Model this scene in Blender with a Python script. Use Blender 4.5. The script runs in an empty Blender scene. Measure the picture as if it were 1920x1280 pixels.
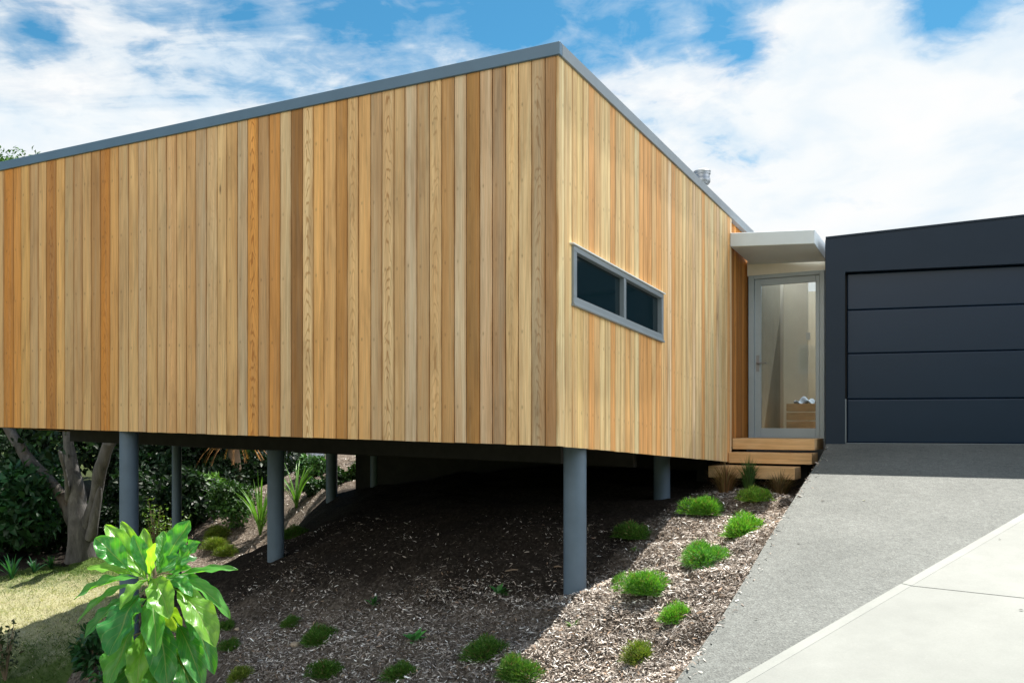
import bpy, bmesh, math, random
import numpy as np
from mathutils import Vector
rng = np.random.default_rng(7); random.seed(7)
S = bpy.context.scene; COL = S.collection
F = 1668.0; HX, HY = 960.0, 790.0

# ------------------------------------------------------------------ helpers
def P(px, py, d):
    return np.array([(px-HX)/F*d, d, (HY-py)/F*d])
def unit(v):
    v = np.asarray(v, float); return v/np.linalg.norm(v)
def srgb(r, g, b, k=1.0):
    def c(v):
        v /= 255.0
        return (v/12.92 if v <= .04045 else ((v+.055)/1.055)**2.4)*k
    return (c(r), c(g), c(b))
def link(o, parent=None):
    COL.objects.link(o)
    if parent is not None: o.parent = parent
    return o
def mesh_obj(name, verts, faces, mat=None, parent=None, col=None, uv=None, smooth=False, attrs=None):
    me = bpy.data.meshes.new(name)
    verts = np.asarray(verts, np.float32).reshape(-1, 3)
    if isinstance(faces, np.ndarray):
        nf, k = faces.shape
        me.vertices.add(len(verts)); me.vertices.foreach_set('co', verts.ravel())
        me.loops.add(nf*k); me.loops.foreach_set('vertex_index', faces.astype(np.int32).ravel())
        me.polygons.add(nf); me.polygons.foreach_set('loop_start', np.arange(0, nf*k, k, dtype=np.int32))
        me.update(calc_edges=True)
    else:
        me.from_pydata([tuple(v) for v in verts], [], [tuple(f) for f in faces]); me.update()
    if col is not None:
        a = me.color_attributes.new('Col', 'FLOAT_COLOR', 'POINT')
        c = np.ones((len(verts), 4), np.float32); c[:, :3] = np.asarray(col, np.float32)
        a.data.foreach_set('color', c.ravel())
    if attrs:
        for k_, vals in attrs.items():
            a = me.attributes.new(k_, 'FLOAT', 'POINT'); a.data.foreach_set('value', np.asarray(vals, np.float32))
    if uv is not None:
        l = me.uv_layers.new(name='UVMap')
        idx = np.empty(len(me.loops), np.int32); me.loops.foreach_get('vertex_index', idx)
        l.data.foreach_set('uv', np.asarray(uv, np.float32)[idx].ravel())
    if smooth: me.polygons.foreach_set('use_smooth', np.ones(len(me.polygons), bool))
    if mat is not None: me.materials.append(mat)
    return link(bpy.data.objects.new(name, me), parent)
class MB:
    """collects shapes into one mesh"""
    def __init__(s): s.v = []; s.f = []
    def add(s, v, f):
        n = len(s.v); s.v += [tuple(map(float, p)) for p in v]; s.f += [tuple(i+n for i in q) for q in f]
    def hexa(s, p):   # 8 points: bottom ring 0-3, top ring 4-7
        s.add(p, [(3,2,1,0),(4,5,6,7),(0,1,5,4),(1,2,6,5),(2,3,7,6),(3,0,4,7)])
    def box(s, o, a, b, c):
        o, a, b, c = [np.asarray(q, float) for q in (o, a, b, c)]
        s.hexa([o, o+a, o+a+b, o+b, o+c, o+a+c, o+a+b+c, o+b+c])
    def tube(s, pts, rad, n=10, cap=True):
        pts = [np.asarray(p, float) for p in pts]; m = len(pts); vs = []
        ref = np.array([.31, .17, .93])
        for i, p in enumerate(pts):
            t = unit(pts[min(i+1, m-1)]-pts[max(i-1, 0)])
            if abs(t@ref) > .97: ref = np.array([1., .1, 0])
            u = unit(np.cross(t, ref)); w = np.cross(t, u); r = rad[i] if hasattr(rad, '__len__') else rad
            for k in range(n):
                a = 2*math.pi*k/n; vs.append(p+r*(math.cos(a)*u+math.sin(a)*w))
        fs = [(i*n+k, i*n+(k+1) % n, (i+1)*n+(k+1) % n, (i+1)*n+k) for i in range(m-1) for k in range(n)]
        if cap: fs += [tuple(range(n-1, -1, -1)), tuple((m-1)*n+k for k in range(n))]
        s.add(vs, fs)
    def build(s, name, mat, parent=None, bevel=0, smooth=False, seg=1):
        o = mesh_obj(name, s.v, s.f, mat, parent)
        bm = bmesh.new(); bm.from_mesh(o.data); bmesh.ops.recalc_face_normals(bm, faces=bm.faces); bm.to_mesh(o.data); bm.free()
        if bevel:
            m = o.modifiers.new('bevel', 'BEVEL'); m.width = bevel; m.segments = seg; m.limit_method = 'ANGLE'; m.harden_normals = False
        if smooth:
            o.data.polygons.foreach_set('use_smooth', np.ones(len(o.data.polygons), bool)); o.data.set_sharp_from_angle(angle=math.radians(40))
        return o
def tag(o, label=None, cat=None, group=None, kind=None):
    if label: o['label'] = label
    if cat: o['category'] = cat
    if group: o['group'] = group
    if kind: o['kind'] = kind
    return o
def thing(name, label, cat, loc=(0, 0, 0), group=None):
    o = bpy.data.objects.new(name, None); o.empty_display_size = .1; link(o); o.location = loc
    return tag(o, label, cat, group)
def put(o, parent):
    """parent o to an Empty whose location is not the origin, its mesh being in world coordinates"""
    o.parent = parent; o.location = (-parent.location[0], -parent.location[1], -parent.location[2]); return o

# ------------------------------------------------------------------ materials
def mat(name):
    m = bpy.data.materials.new(name); m.use_nodes = True; nt = m.node_tree; return m, nt, nt.nodes['Principled BSDF']
def N(nt, t, **kw):
    n = nt.nodes.new(t)
    for k, v in kw.items():
        if k in n.inputs: n.inputs[k].default_value = v
        else: setattr(n, k, v)
    return n
def L(nt, a, b): nt.links.new(a, b)
def ramp(nt, fac, stops):
    r = nt.nodes.new('ShaderNodeValToRGB'); e = r.color_ramp.elements
    e[0].position, e[0].color = stops[0][0], (*stops[0][1], 1); e[1].position, e[1].color = stops[-1][0], (*stops[-1][1], 1)
    for p, c in stops[1:-1]:
        q = e.new(p); q.color = (*c, 1)
    L(nt, fac, r.inputs[0]); return r.outputs[0]
def mixc(nt, fac, a, b, mode='MIX'):
    n = nt.nodes.new('ShaderNodeMix'); n.data_type = 'RGBA'; n.blend_type = mode
    for s, v in ((n.inputs[0], fac), (n.inputs[6], a), (n.inputs[7], b)):
        if hasattr(v, 'is_linked'): L(nt, v, s)
        elif isinstance(v, (int, float)): s.default_value = v
        else: s.default_value = (*v, 1)
    return n.outputs[2]
def math_(nt, op, a, b=None, clamp=False):
    n = nt.nodes.new('ShaderNodeMath'); n.operation = op; n.use_clamp = clamp
    for s, v in zip(n.inputs, (a, b)):
        if v is None: continue
        if hasattr(v, 'is_linked'): L(nt, v, s)
        else: s.default_value = v
    return n.outputs[0]
def noise(nt, vec, scale, detail=4, rough=.55, dist=0):
    n = N(nt, 'ShaderNodeTexNoise', Scale=scale, Detail=detail, Roughness=rough, Distortion=dist)
    if vec is not None: L(nt, vec, n.inputs['Vector'])
    return n.outputs['Fac']
def mapping(nt, vec, scale=(1, 1, 1), loc=(0, 0, 0)):
    m = nt.nodes.new('ShaderNodeMapping'); m.inputs['Scale'].default_value = scale; m.inputs['Location'].default_value = loc
    L(nt, vec, m.inputs['Vector']); return m.outputs[0]
def objco(nt): return nt.nodes.new('ShaderNodeTexCoord').outputs['Object']
def bump(nt, b, h, strength=.3, dist=.01):
    n = N(nt, 'ShaderNodeBump', Strength=strength, Distance=dist); L(nt, h, n.inputs['Height']); L(nt, n.outputs[0], b.inputs['Normal'])
def simple(name, c, rough=.6, var=.12, scale=6, metallic=0, spec=.5, bmp=0, stretch=(1, 1, 1), rv=.16):
    m, nt, b = mat(name); co = mapping(nt, objco(nt), stretch)
    f = noise(nt, co, scale, 5, .6)
    lo = tuple(v*(1-var) for v in c); hi = tuple(min(1, v*(1+var)) for v in c)
    L(nt, ramp(nt, f, [(.3, lo), (.7, hi)]), b.inputs['Base Color'])
    r2 = noise(nt, co, scale*3, 3)
    L(nt, math_(nt, 'ADD', math_(nt, 'MULTIPLY', r2, rv), rough-rv/2), b.inputs['Roughness'])
    b.inputs['Metallic'].default_value = metallic; b.inputs['Specular IOR Level'].default_value = spec
    if bmp: bump(nt, b, noise(nt, co, scale*14, 4), bmp, .004)
    return m
def attr(nt, name, out='Color'):
    a = nt.nodes.new('ShaderNodeAttribute'); a.attribute_name = name; return a.outputs[out]
def cedar(name, k=1.0, orange=.34):
    m, nt, b = mat(name)
    uv = nt.nodes.new('ShaderNodeUVMap').outputs[0]
    base = attr(nt, 'Col'); rnd = attr(nt, 'rnd', 'Fac'); fig = attr(nt, 'fig', 'Fac'); ul = attr(nt, 'ul', 'Fac')
    off = nt.nodes.new('ShaderNodeCombineXYZ'); L(nt, math_(nt, 'MULTIPLY', rnd, 37.), off.inputs[0]); L(nt, math_(nt, 'MULTIPLY', rnd, 91.), off.inputs[1])
    va = nt.nodes.new('ShaderNodeVectorMath'); va.operation = 'ADD'; L(nt, uv, va.inputs[0]); L(nt, off.outputs[0], va.inputs[1]); co = va.outputs[0]
    fine = noise(nt, mapping(nt, co, (150, 2.2, 1)), 1, 4, .65)
    mid = noise(nt, mapping(nt, co, (26, .55, 1)), 1, 3, .6, .3)
    big = noise(nt, mapping(nt, co, (15, .4, 1)), 1, 4, .6, .8)
    c = mixc(nt, ramp(nt, big, [(.40, (1, 1, 1)), (.57, (0, 0, 0))]), mixc(nt, orange, base, (.50, .25, .075)), base)
    c = mixc(nt, math_(nt, 'MULTIPLY', ramp(nt, mid, [(.45, (0, 0, 0)), (.75, (1, 1, 1))]), .45), c, mixc(nt, .55, c, (.34, .33, .27)))
    c = mixc(nt, 1, c, ramp(nt, fine, [(.3, (.78, .75, .70)), (.68, (1.13, 1.13, 1.13))]), 'MULTIPLY')
    tone = noise(nt, mapping(nt, co, (6, .8, 1)), 1, 4, .65, .5)
    c = mixc(nt, 1, c, ramp(nt, tone, [(.30, (.74, .72, .70)), (.5, (1, 1, 1)), (.70, (1.12, 1.12, 1.10))]), 'MULTIPLY')
    aul = math_(nt, 'ABSOLUTE', ul)
    ed = math_(nt, 'MULTIPLY', math_(nt, 'MULTIPLY', math_(nt, 'SUBTRACT', aul, .62), 2.6, True), ramp(nt, noise(nt, mapping(nt, co, (9, 1.1, 1)), 1, 4, .6), [(.40, (0, 0, 0)), (.60, (1, 1, 1))]))
    c = mixc(nt, math_(nt, 'MULTIPLY', ed, .62), c, (.36, .17, .045))
    # cathedral figure
    sep = nt.nodes.new('ShaderNodeSeparateXYZ'); L(nt, uv, sep.inputs[0])
    nz = noise(nt, mapping(nt, co, (14, 3.2, 1)), 1, 2, .5)
    ph = math_(nt, 'ADD', math_(nt, 'ADD', math_(nt, 'MULTIPLY', sep.outputs[1], 7.0), math_(nt, 'MULTIPLY', math_(nt, 'MULTIPLY', ul, ul), 2.2)), math_(nt, 'MULTIPLY', nz, 4.0))
    arc = math_(nt, 'SINE', math_(nt, 'MULTIPLY', ph, 6.283))
    am = math_(nt, 'MULTIPLY', ramp(nt, arc, [(.35, (0, 0, 0)), (.95, (1, 1, 1))]), fig)
    am = math_(nt, 'MULTIPLY', am, math_(nt, 'SUBTRACT', 1.0, math_(nt, 'ABSOLUTE', ul), True))
    c = mixc(nt, math_(nt, 'MULTIPLY', am, .95, True), c, mixc(nt, 1, c, (.62, .47, .34), 'MULTIPLY'))
    # nail marks: small stains at regular heights near one edge
    fr = math_(nt, 'FRACT', math_(nt, 'ADD', math_(nt, 'MULTIPLY', sep.outputs[1], 1.62), math_(nt, 'MULTIPLY', rnd, .05)))
    nv = math_(nt, 'SUBTRACT', 1., math_(nt, 'MULTIPLY', math_(nt, 'ABSOLUTE', math_(nt, 'SUBTRACT', fr, .5)), 26.), True)
    nu = math_(nt, 'SUBTRACT', 1., math_(nt, 'MULTIPLY', math_(nt, 'ABSOLUTE', math_(nt, 'SUBTRACT', ul, .45)), 5.), True)
    nm = math_(nt, 'MULTIPLY', math_(nt, 'MULTIPLY', nv, nu), math_(nt, 'MULTIPLY', noise(nt, mapping(nt, co, (20, 3, 1)), 1), 1.1))
    c = mixc(nt, nm, c, (.16, .09, .035))
    # occasional knots
    vo = nt.nodes.new('ShaderNodeTexVoronoi'); vo.inputs['Scale'].default_value = 1.0
    L(nt, mapping(nt, co, (5.0, 1.3, 1)), vo.inputs['Vector'])
    kn = ramp(nt, vo.outputs['Distance'], [(.03, (1, 1, 1)), (.085, (0, 0, 0))])
    sc = nt.nodes.new('ShaderNodeSeparateColor'); L(nt, vo.outputs['Color'], sc.inputs[0])
    kn = math_(nt, 'MULTIPLY', kn, math_(nt, 'GREATER_THAN', sc.outputs[0], .86))
    c = mixc(nt, math_(nt, 'MULTIPLY', kn, .75), c, (.11, .055, .02))
    c = mixc(nt, 1, c, k, 'MULTIPLY')
    L(nt, c, b.inputs['Base Color']); b.inputs['Roughness'].default_value = .62; b.inputs['Specular IOR Level'].default_value = .3
    bump(nt, b, fine, .25, .003)
    return m
def leafmat(name, rough=.45, trans=.35, spec=.4, bright=1.0):
    m, nt, b = mat(name); c = attr(nt, 'Col')
    if bright != 1: c = mixc(nt, 1, c, (bright,)*3, 'MULTIPLY')
    L(nt, c, b.inputs['Base Color']); b.inputs['Roughness'].default_value = rough; b.inputs['Specular IOR Level'].default_value = spec
    t = nt.nodes.new('ShaderNodeBsdfTranslucent'); L(nt, mixc(nt, 1, c, (1.0, 1.15, .45), 'MULTIPLY'), t.inputs[0])
    mx = nt.nodes.new('ShaderNodeMixShader'); mx.inputs[0].default_value = trans
    L(nt, b.outputs[0], mx.inputs[1]); L(nt, t.outputs[0], mx.inputs[2]); L(nt, mx.outputs[0], nt.nodes['Material Output'].inputs[0])
    return m
M = {}
M['cedar'] = cedar('weathered_cedar', (1.10, .985, .84), .34); M['cedar_b'] = cedar('cedar_sun_in_colour', (1.04, .93, .83), .42)  # second cedar is the end wall's copy, with sunlight put into its colour
M['cedar_gap'] = simple('cedar_joint', (.035, .02, .01), .9, .1)
M['fascia'] = simple('flashing_shade_blue', (.10, .17, .24), .42, .06, 3, spec=.5)  # long-wall fascia: bluish shade put into the metal's colour
M['roofing'] = simple('grey_roofing', (.28, .30, .31), .5)
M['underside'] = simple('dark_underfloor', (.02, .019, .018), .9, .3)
M['steel'] = simple('grey_painted_steel', (.10, .145, .195), .5, .10, 5, spec=.45, bmp=.05)
M['alu'] = simple('grey_powdercoat', (.22, .255, .28), .4, .06, 4, spec=.5)
M['door_alu'] = simple('pale_grey_powdercoat', (.36, .44, .50), .38, .05, 4, spec=.5)
M['white_trim'] = simple('white_trim', (.75, .76, .74), .5, .04)
M['canopy'] = simple('pale_grey_paint', (.60, .67, .71), .5, .05, 3)
M['cream'] = simple('cream_panel', (.78, .74, .65), .55, .04)
M['dark_paint'] = simple('charcoal_blue_paint', (.0095, .0205, .038), .5, .06, 1.5, spec=.25, rv=.05, bmp=.02)
M['door_paint'] = simple('charcoal_garage_door', (.004, .0165, .040), .32, .05, 1.5, spec=.32, rv=.04, stretch=(1, 1, 2))
M['rubber'] = simple('black_rubber', (.012, .012, .013), .8)
M['stainless'] = simple('stainless_steel', (.33, .35, .37), .5, .1, 8, metallic=1)
M['inner'] = simple('interior_plaster', (.90, .84, .72), .8, .04)
M['inner_dark'] = simple('interior_dark_panel', (.50, .46, .36), .7, .08)
M['timber_floor'] = simple('interior_timber_floor', (.30, .18, .09), .4, .2, 4, stretch=(1, 8, 1))
M['blue_cloth'] = simple('pale_blue_cloth', (.22, .29, .39), .85, .3, 9)
M['crate'] = simple('crate_timber', (.36, .23, .12), .7, .3, 6, stretch=(1, 1, 6))
M['shed'] = simple('grey_shed_sheet', (.40, .44, .50), .6, .1, 3)
M['stone'] = simple('buff_stone', (.42, .33, .24), .85, .3, 20, bmp=.3)
def glass_dark():
    m, nt, b = mat('tinted_window_glass'); b.inputs['Base Color'].default_value = (.006, .017, .022, 1); b.inputs['Roughness'].default_value = .06
    b.inputs['Specular IOR Level'].default_value = .3; return m
M['glass_dark'] = glass_dark()
def glass_clear():
    m, nt, b = mat('clear_door_glass'); nt.nodes.remove(b)
    t = N(nt, 'ShaderNodeBsdfTransparent'); t.inputs[0].default_value = (.84, .87, .86, 1)
    g = N(nt, 'ShaderNodeBsdfGlossy'); g.inputs['Roughness'].default_value = .02
    fr = N(nt, 'ShaderNodeFresnel', IOR=1.5); mx = nt.nodes.new('ShaderNodeMixShader')
    L(nt, fr.outputs[0], mx.inputs[0]); L(nt, t.outputs[0], mx.inputs[1]); L(nt, g.outputs[0], mx.inputs[2])
    L(nt, mx.outputs[0], nt.nodes['Material Output'].inputs[0]); return m
M['glass'] = glass_clear()
def step_wood():
    m, nt, b = mat('oiled_step_timber'); co = objco(nt)
    rot = nt.nodes.new('ShaderNodeMapping'); rot.inputs['Rotation'].default_value = (0, 0, math.radians(29.5)); rot.inputs['Scale'].default_value = (1, 1, 1); L(nt, co, rot.inputs[0])
    g = noise(nt, mapping(nt, rot.outputs[0], (2, 40, 60)), 1, 4, .6); w = noise(nt, mapping(nt, rot.outputs[0], (1.2, 3, 3)), 1.5, 3)
    c = mixc(nt, ramp(nt, w, [(.35, (0, 0, 0)), (.65, (1, 1, 1))]), (.66, .40, .18), (.78, .53, .28))
    c = mixc(nt, 1, c, ramp(nt, g, [(.3, (.78, .76, .72)), (.7, (1.08, 1.08, 1.08))]), 'MULTIPLY')
    L(nt, c, b.inputs['Base Color']); b.inputs['Roughness'].default_value = .6; bump(nt, b, g, .2, .002); return m
M['step'] = step_wood()
def aggregate():
    m, nt, b = mat('exposed_aggregate'); co = objco(nt)
    v = nt.nodes.new('ShaderNodeTexVoronoi'); v.inputs['Scale'].default_value = 95; L(nt, co, v.inputs['Vector'])
    sc = nt.nodes.new('ShaderNodeSeparateColor'); L(nt, v.outputs['Color'], sc.inputs[0])
    st = ramp(nt, sc.outputs[0], [(0, (.092, .097, .09)), (.3, (.124, .131, .122)), (.75, (.146, .155, .144)), (1, (.185, .195, .18))])
    big = noise(nt, co, 1.1, 5, .6); med = noise(nt, co, 14, 4, .7)
    c = mixc(nt, 1, st, ramp(nt, big, [(.3, (.78, .79, .78)), (.7, (1.1, 1.1, 1.09))]), 'MULTIPLY')
    c = mixc(nt, 1, c, ramp(nt, med, [(.3, (.8, .8, .8)), (.7, (1.14, 1.14, 1.14))]), 'MULTIPLY')
    L(nt, c, b.inputs['Base Color']); b.inputs['Roughness'].default_value = .8
    bump(nt, b, v.outputs['Distance'], .5, .006); return m
M['aggregate'] = aggregate()
def concrete(name, k):
    m, nt, b = mat(name); co = objco(nt)
    big = noise(nt, co, .7, 6, .6, .4); med = noise(nt, co, 5, 5, .65); fine = noise(nt, co, 90, 3, .7)
    c = ramp(nt, big, [(.3, (.40*k, .425*k, .385*k)), (.7, (.55*k, .57*k, .52*k))])
    c = mixc(nt, 1, c, ramp(nt, med, [(.3, (.93, .93, .93)), (.7, (1.05, 1.05, 1.05))]), 'MULTIPLY')
    c = mixc(nt, 1, c, ramp(nt, fine, [(.3, (.93, .93, .93)), (.7, (1.05, 1.05, 1.05))]), 'MULTIPLY')
    sp = noise(nt, co, 26, 2, .5); c = mixc(nt, ramp(nt, sp, [(.70, (0, 0, 0)), (.78, (.5, .5, .5))]), c, (.25, .25, .22))
    L(nt, c, b.inputs['Base Color']); b.inputs['Roughness'].default_value = .7; bump(nt, b, med, .08, .01); return m
M['concrete'] = concrete('pale_concrete', .44); M['concrete_edge'] = concrete('trowelled_concrete_edge', .50)
M['joint'] = simple('joint_sealant', (.09, .09, .085), .9)
def soil():
    m, nt, b = mat('bark_soil'); co = objco(nt)
    a = noise(nt, co, 38, 6, .75); v = nt.nodes.new('ShaderNodeTexVoronoi'); v.inputs['Scale'].default_value = 45
    L(nt, mapping(nt, co, (1, .45, 1)), v.inputs['Vector'])
    sc = nt.nodes.new('ShaderNodeSeparateColor'); L(nt, v.outputs['Color'], sc.inputs[0])
    c = mixc(nt, .5, ramp(nt, a, [(.3, (.04, .03, .022)), (.55, (.10, .078, .06)), (.75, (.17, .135, .105))]), ramp(nt, sc.outputs[0], [(0, (.06, .042, .03)), (.6, (.19, .15, .115)), (1, (.38, .32, .26))]))
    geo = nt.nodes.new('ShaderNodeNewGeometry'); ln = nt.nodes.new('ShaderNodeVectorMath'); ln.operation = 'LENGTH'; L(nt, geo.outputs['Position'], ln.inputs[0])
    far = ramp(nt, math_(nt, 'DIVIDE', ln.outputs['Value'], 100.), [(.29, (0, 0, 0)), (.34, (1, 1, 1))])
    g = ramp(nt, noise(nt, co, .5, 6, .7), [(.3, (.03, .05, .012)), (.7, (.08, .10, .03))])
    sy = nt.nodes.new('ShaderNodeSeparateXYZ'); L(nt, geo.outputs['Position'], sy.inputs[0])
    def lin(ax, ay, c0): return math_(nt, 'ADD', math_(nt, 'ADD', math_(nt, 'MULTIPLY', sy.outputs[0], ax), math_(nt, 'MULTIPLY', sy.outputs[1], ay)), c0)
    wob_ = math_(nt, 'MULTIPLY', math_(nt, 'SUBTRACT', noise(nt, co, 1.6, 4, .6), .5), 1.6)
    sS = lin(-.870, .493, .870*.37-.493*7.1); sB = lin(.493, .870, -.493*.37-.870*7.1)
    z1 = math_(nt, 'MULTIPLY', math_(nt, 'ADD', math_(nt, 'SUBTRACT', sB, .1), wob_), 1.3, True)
    z1 = math_(nt, 'MULTIPLY', z1, math_(nt, 'MULTIPLY', math_(nt, 'SUBTRACT', 6.0, sB), 3., True)); z1 = math_(nt, 'MULTIPLY', z1, math_(nt, 'MULTIPLY', math_(nt, 'SUBTRACT', sS, .1), 4., True)); z1 = math_(nt, 'MULTIPLY', z1, math_(nt, 'MULTIPLY', math_(nt, 'SUBTRACT', 8.0, sS), 2., True))  # soil under the house darkened in its colour to stand in for shade
    z2 = math_(nt, 'MULTIPLY', math_(nt, 'MULTIPLY', math_(nt, 'ADD', lin(0, 1, -14.4), wob_), 1.5, True), math_(nt, 'MULTIPLY', math_(nt, 'ADD', lin(-1, 0, -5.5), wob_), 1.5, True))  # second zone: shade of the trees put into the soil colour
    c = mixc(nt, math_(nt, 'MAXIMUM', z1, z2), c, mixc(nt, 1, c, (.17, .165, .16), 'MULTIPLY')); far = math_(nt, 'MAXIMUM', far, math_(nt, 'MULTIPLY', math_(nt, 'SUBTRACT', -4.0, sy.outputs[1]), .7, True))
    L(nt, mixc(nt, far, c, g), b.inputs['Base Color']); b.inputs['Roughness'].default_value = .95; b.inputs['Specular IOR Level'].default_value = .15
    bump(nt, b, a, .8, .02); return m
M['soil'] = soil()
def lawnmat():
    m, nt, b = mat('dry_lawn_turf'); co = objco(nt)
    big = noise(nt, co, .55, 4, .6); fine = noise(nt, co, 60, 4, .75); med = noise(nt, co, 5, 4, .7)
    c = ramp(nt, med, [(.3, (.40, .36, .23)), (.52, (.35, .34, .20)), (.72, (.46, .43, .30))])
    geo = nt.nodes.new('ShaderNodeNewGeometry'); sx = nt.nodes.new('ShaderNodeSeparateXYZ'); L(nt, geo.outputs['Position'], sx.inputs[0])
    yy = math_(nt, 'ADD', sx.outputs[1], math_(nt, 'MULTIPLY', math_(nt, 'SUBTRACT', med, .5), 2.2))
    green = ramp(nt, math_(nt, 'DIVIDE', yy, 20.), [(.50, (1, 1, 1)), (.57, (0, 0, 0)), (.68, (0, 0, 0)), (.73, (1, 1, 1))])
    c = mixc(nt, green, c, (.075, .115, .03))
    c = mixc(nt, 1, c, ramp(nt, fine, [(.3, (.7, .7, .65)), (.7, (1.2, 1.2, 1.15))]), 'MULTIPLY')
    L(nt, c, b.inputs['Base Color']); b.inputs['Roughness'].default_value = .95; b.inputs['Specular IOR Level'].default_value = .1; bump(nt, b, fine, .6, .02); return m
M['lawn'] = lawnmat()
def bark():
    m, nt, b = mat('grey_tree_bark'); co = objco(nt)
    n1 = noise(nt, mapping(nt, co, (7, 7, 2)), 1, 6, .7, .5); n2 = noise(nt, co, 1.7, 4, .6)
    c = ramp(nt, n1, [(.3, (.035, .032, .029)), (.5, (.09, .085, .08)), (.72, (.17, .16, .15))])
    c = mixc(nt, ramp(nt, n2, [(.58, (0, 0, 0)), (.70, (.5, .5, .5))]), c, (.11, .07, .04))
    L(nt, c, b.inputs['Base Color']); b.inputs['Roughness'].default_value = .9; bump(nt, b, n1, .9, .03); return m
M['bark'] = bark()
M['stem'] = simple('young_stem', (.20, .14, .09), .7, .2, 10)
M['chips'] = leafmat('bark_chip', .85, .0, .15)
M['needle'] = leafmat('groundcover_needles', .55, .3, .25)
M['leaf'] = leafmat('garden_leaf', .42, .3, .4)
M['dry'] = leafmat('dry_foliage', .8, .25, .1)
M['dark_leaf'] = leafmat('woodland_leaf', .5, .22, .3)
M['turf'] = leafmat('grass_blade', .7, .3, .15)
def bigleaf():
    m, nt, b = mat('glossy_broad_leaf'); uv = nt.nodes.new('ShaderNodeUVMap').outputs[0]; base = attr(nt, 'Col')
    s = nt.nodes.new('ShaderNodeSeparateXYZ'); L(nt, uv, s.inputs[0])
    au = math_(nt, 'ABSOLUTE', s.outputs[0])
    rib = math_(nt, 'SUBTRACT', 1., math_(nt, 'MULTIPLY', au, 16.), True)
    ph = math_(nt, 'FRACT', math_(nt, 'SUBTRACT', math_(nt, 'MULTIPLY', s.outputs[1], 7.), math_(nt, 'MULTIPLY', au, 2.4)))
    sv = math_(nt, 'SUBTRACT', 1., math_(nt, 'MULTIPLY', math_(nt, 'ABSOLUTE', math_(nt, 'SUBTRACT', ph, .5)), 12.), True)
    v = math_(nt, 'MAXIMUM', rib, math_(nt, 'MULTIPLY', sv, .38))
    n = noise(nt, mapping(nt, uv, (3, 5, 1)), 1, 4)
    c = mixc(nt, 1, base, ramp(nt, n, [(.3, (.72, .8, .7)), (.7, (1.2, 1.12, 1.1))]), 'MULTIPLY')
    c = mixc(nt, math_(nt, 'MULTIPLY', v, .75), c, (.36, .46, .17))
    L(nt, c, b.inputs['Base Color']); b.inputs['Roughness'].default_value = .30; b.inputs['Specular IOR Level'].default_value = .45
    bump(nt, b, math_(nt, 'SUBTRACT', math_(nt, 'MULTIPLY', n, .7), v), .5, .006)
    t = nt.nodes.new('ShaderNodeBsdfTranslucent'); L(nt, mixc(nt, 1, c, (2.1, 1.9, .45), 'MULTIPLY'), t.inputs[0])
    mx = nt.nodes.new('ShaderNodeMixShader'); mx.inputs[0].default_value = .42
    L(nt, b.outputs[0], mx.inputs[1]); L(nt, t.outputs[0], mx.inputs[2]); L(nt, mx.outputs[0], nt.nodes['Material Output'].inputs[0]); return m
M['bigleaf'] = bigleaf()

# ------------------------------------------------------------------ layout frames
C = np.array([.37, 7.1, -.196]); dA = np.array([-.870, .493, .0171]); dB = np.array([.493, .870, -.0652]); UP = np.array([0, 0, 1.])
nA = np.array([-.493, -.870, 0]); nB = np.array([.870, -.493, 0])
HT = 3.218; HC = 3.122; SE = 7.9; BE = 6.0
def Hs(s, b, h): return C+s*dA+b*dB+h*UP
def sA(px):
    r = (px-HX)/F; return (C[0]-C[1]*r)/(.870+.493*r)
def bB(px):
    r = (px-HX)/F; return (C[1]*r-C[0])/(.493-.870*r)
G0 = np.array([4.10, 10.95]); gd = np.array([.953, -.302]); gn = np.array([-.302, -.953])
SL = .17
def drive_z(x, y): return -.276-SL*(gn[0]*(x-G0[0])+gn[1]*(y-G0[1]))
def drive_pt(px, py, dz=0):
    r = (px-HX)/F; k = (HY-py)/F
    # k*d = -.276 - SL*(gn.((r d, d)-G0))
    d = (-.276+SL*(gn@G0))/(k+SL*(gn[0]*r+gn[1])); return np.array([r*d, d, k*d+dz])

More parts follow.
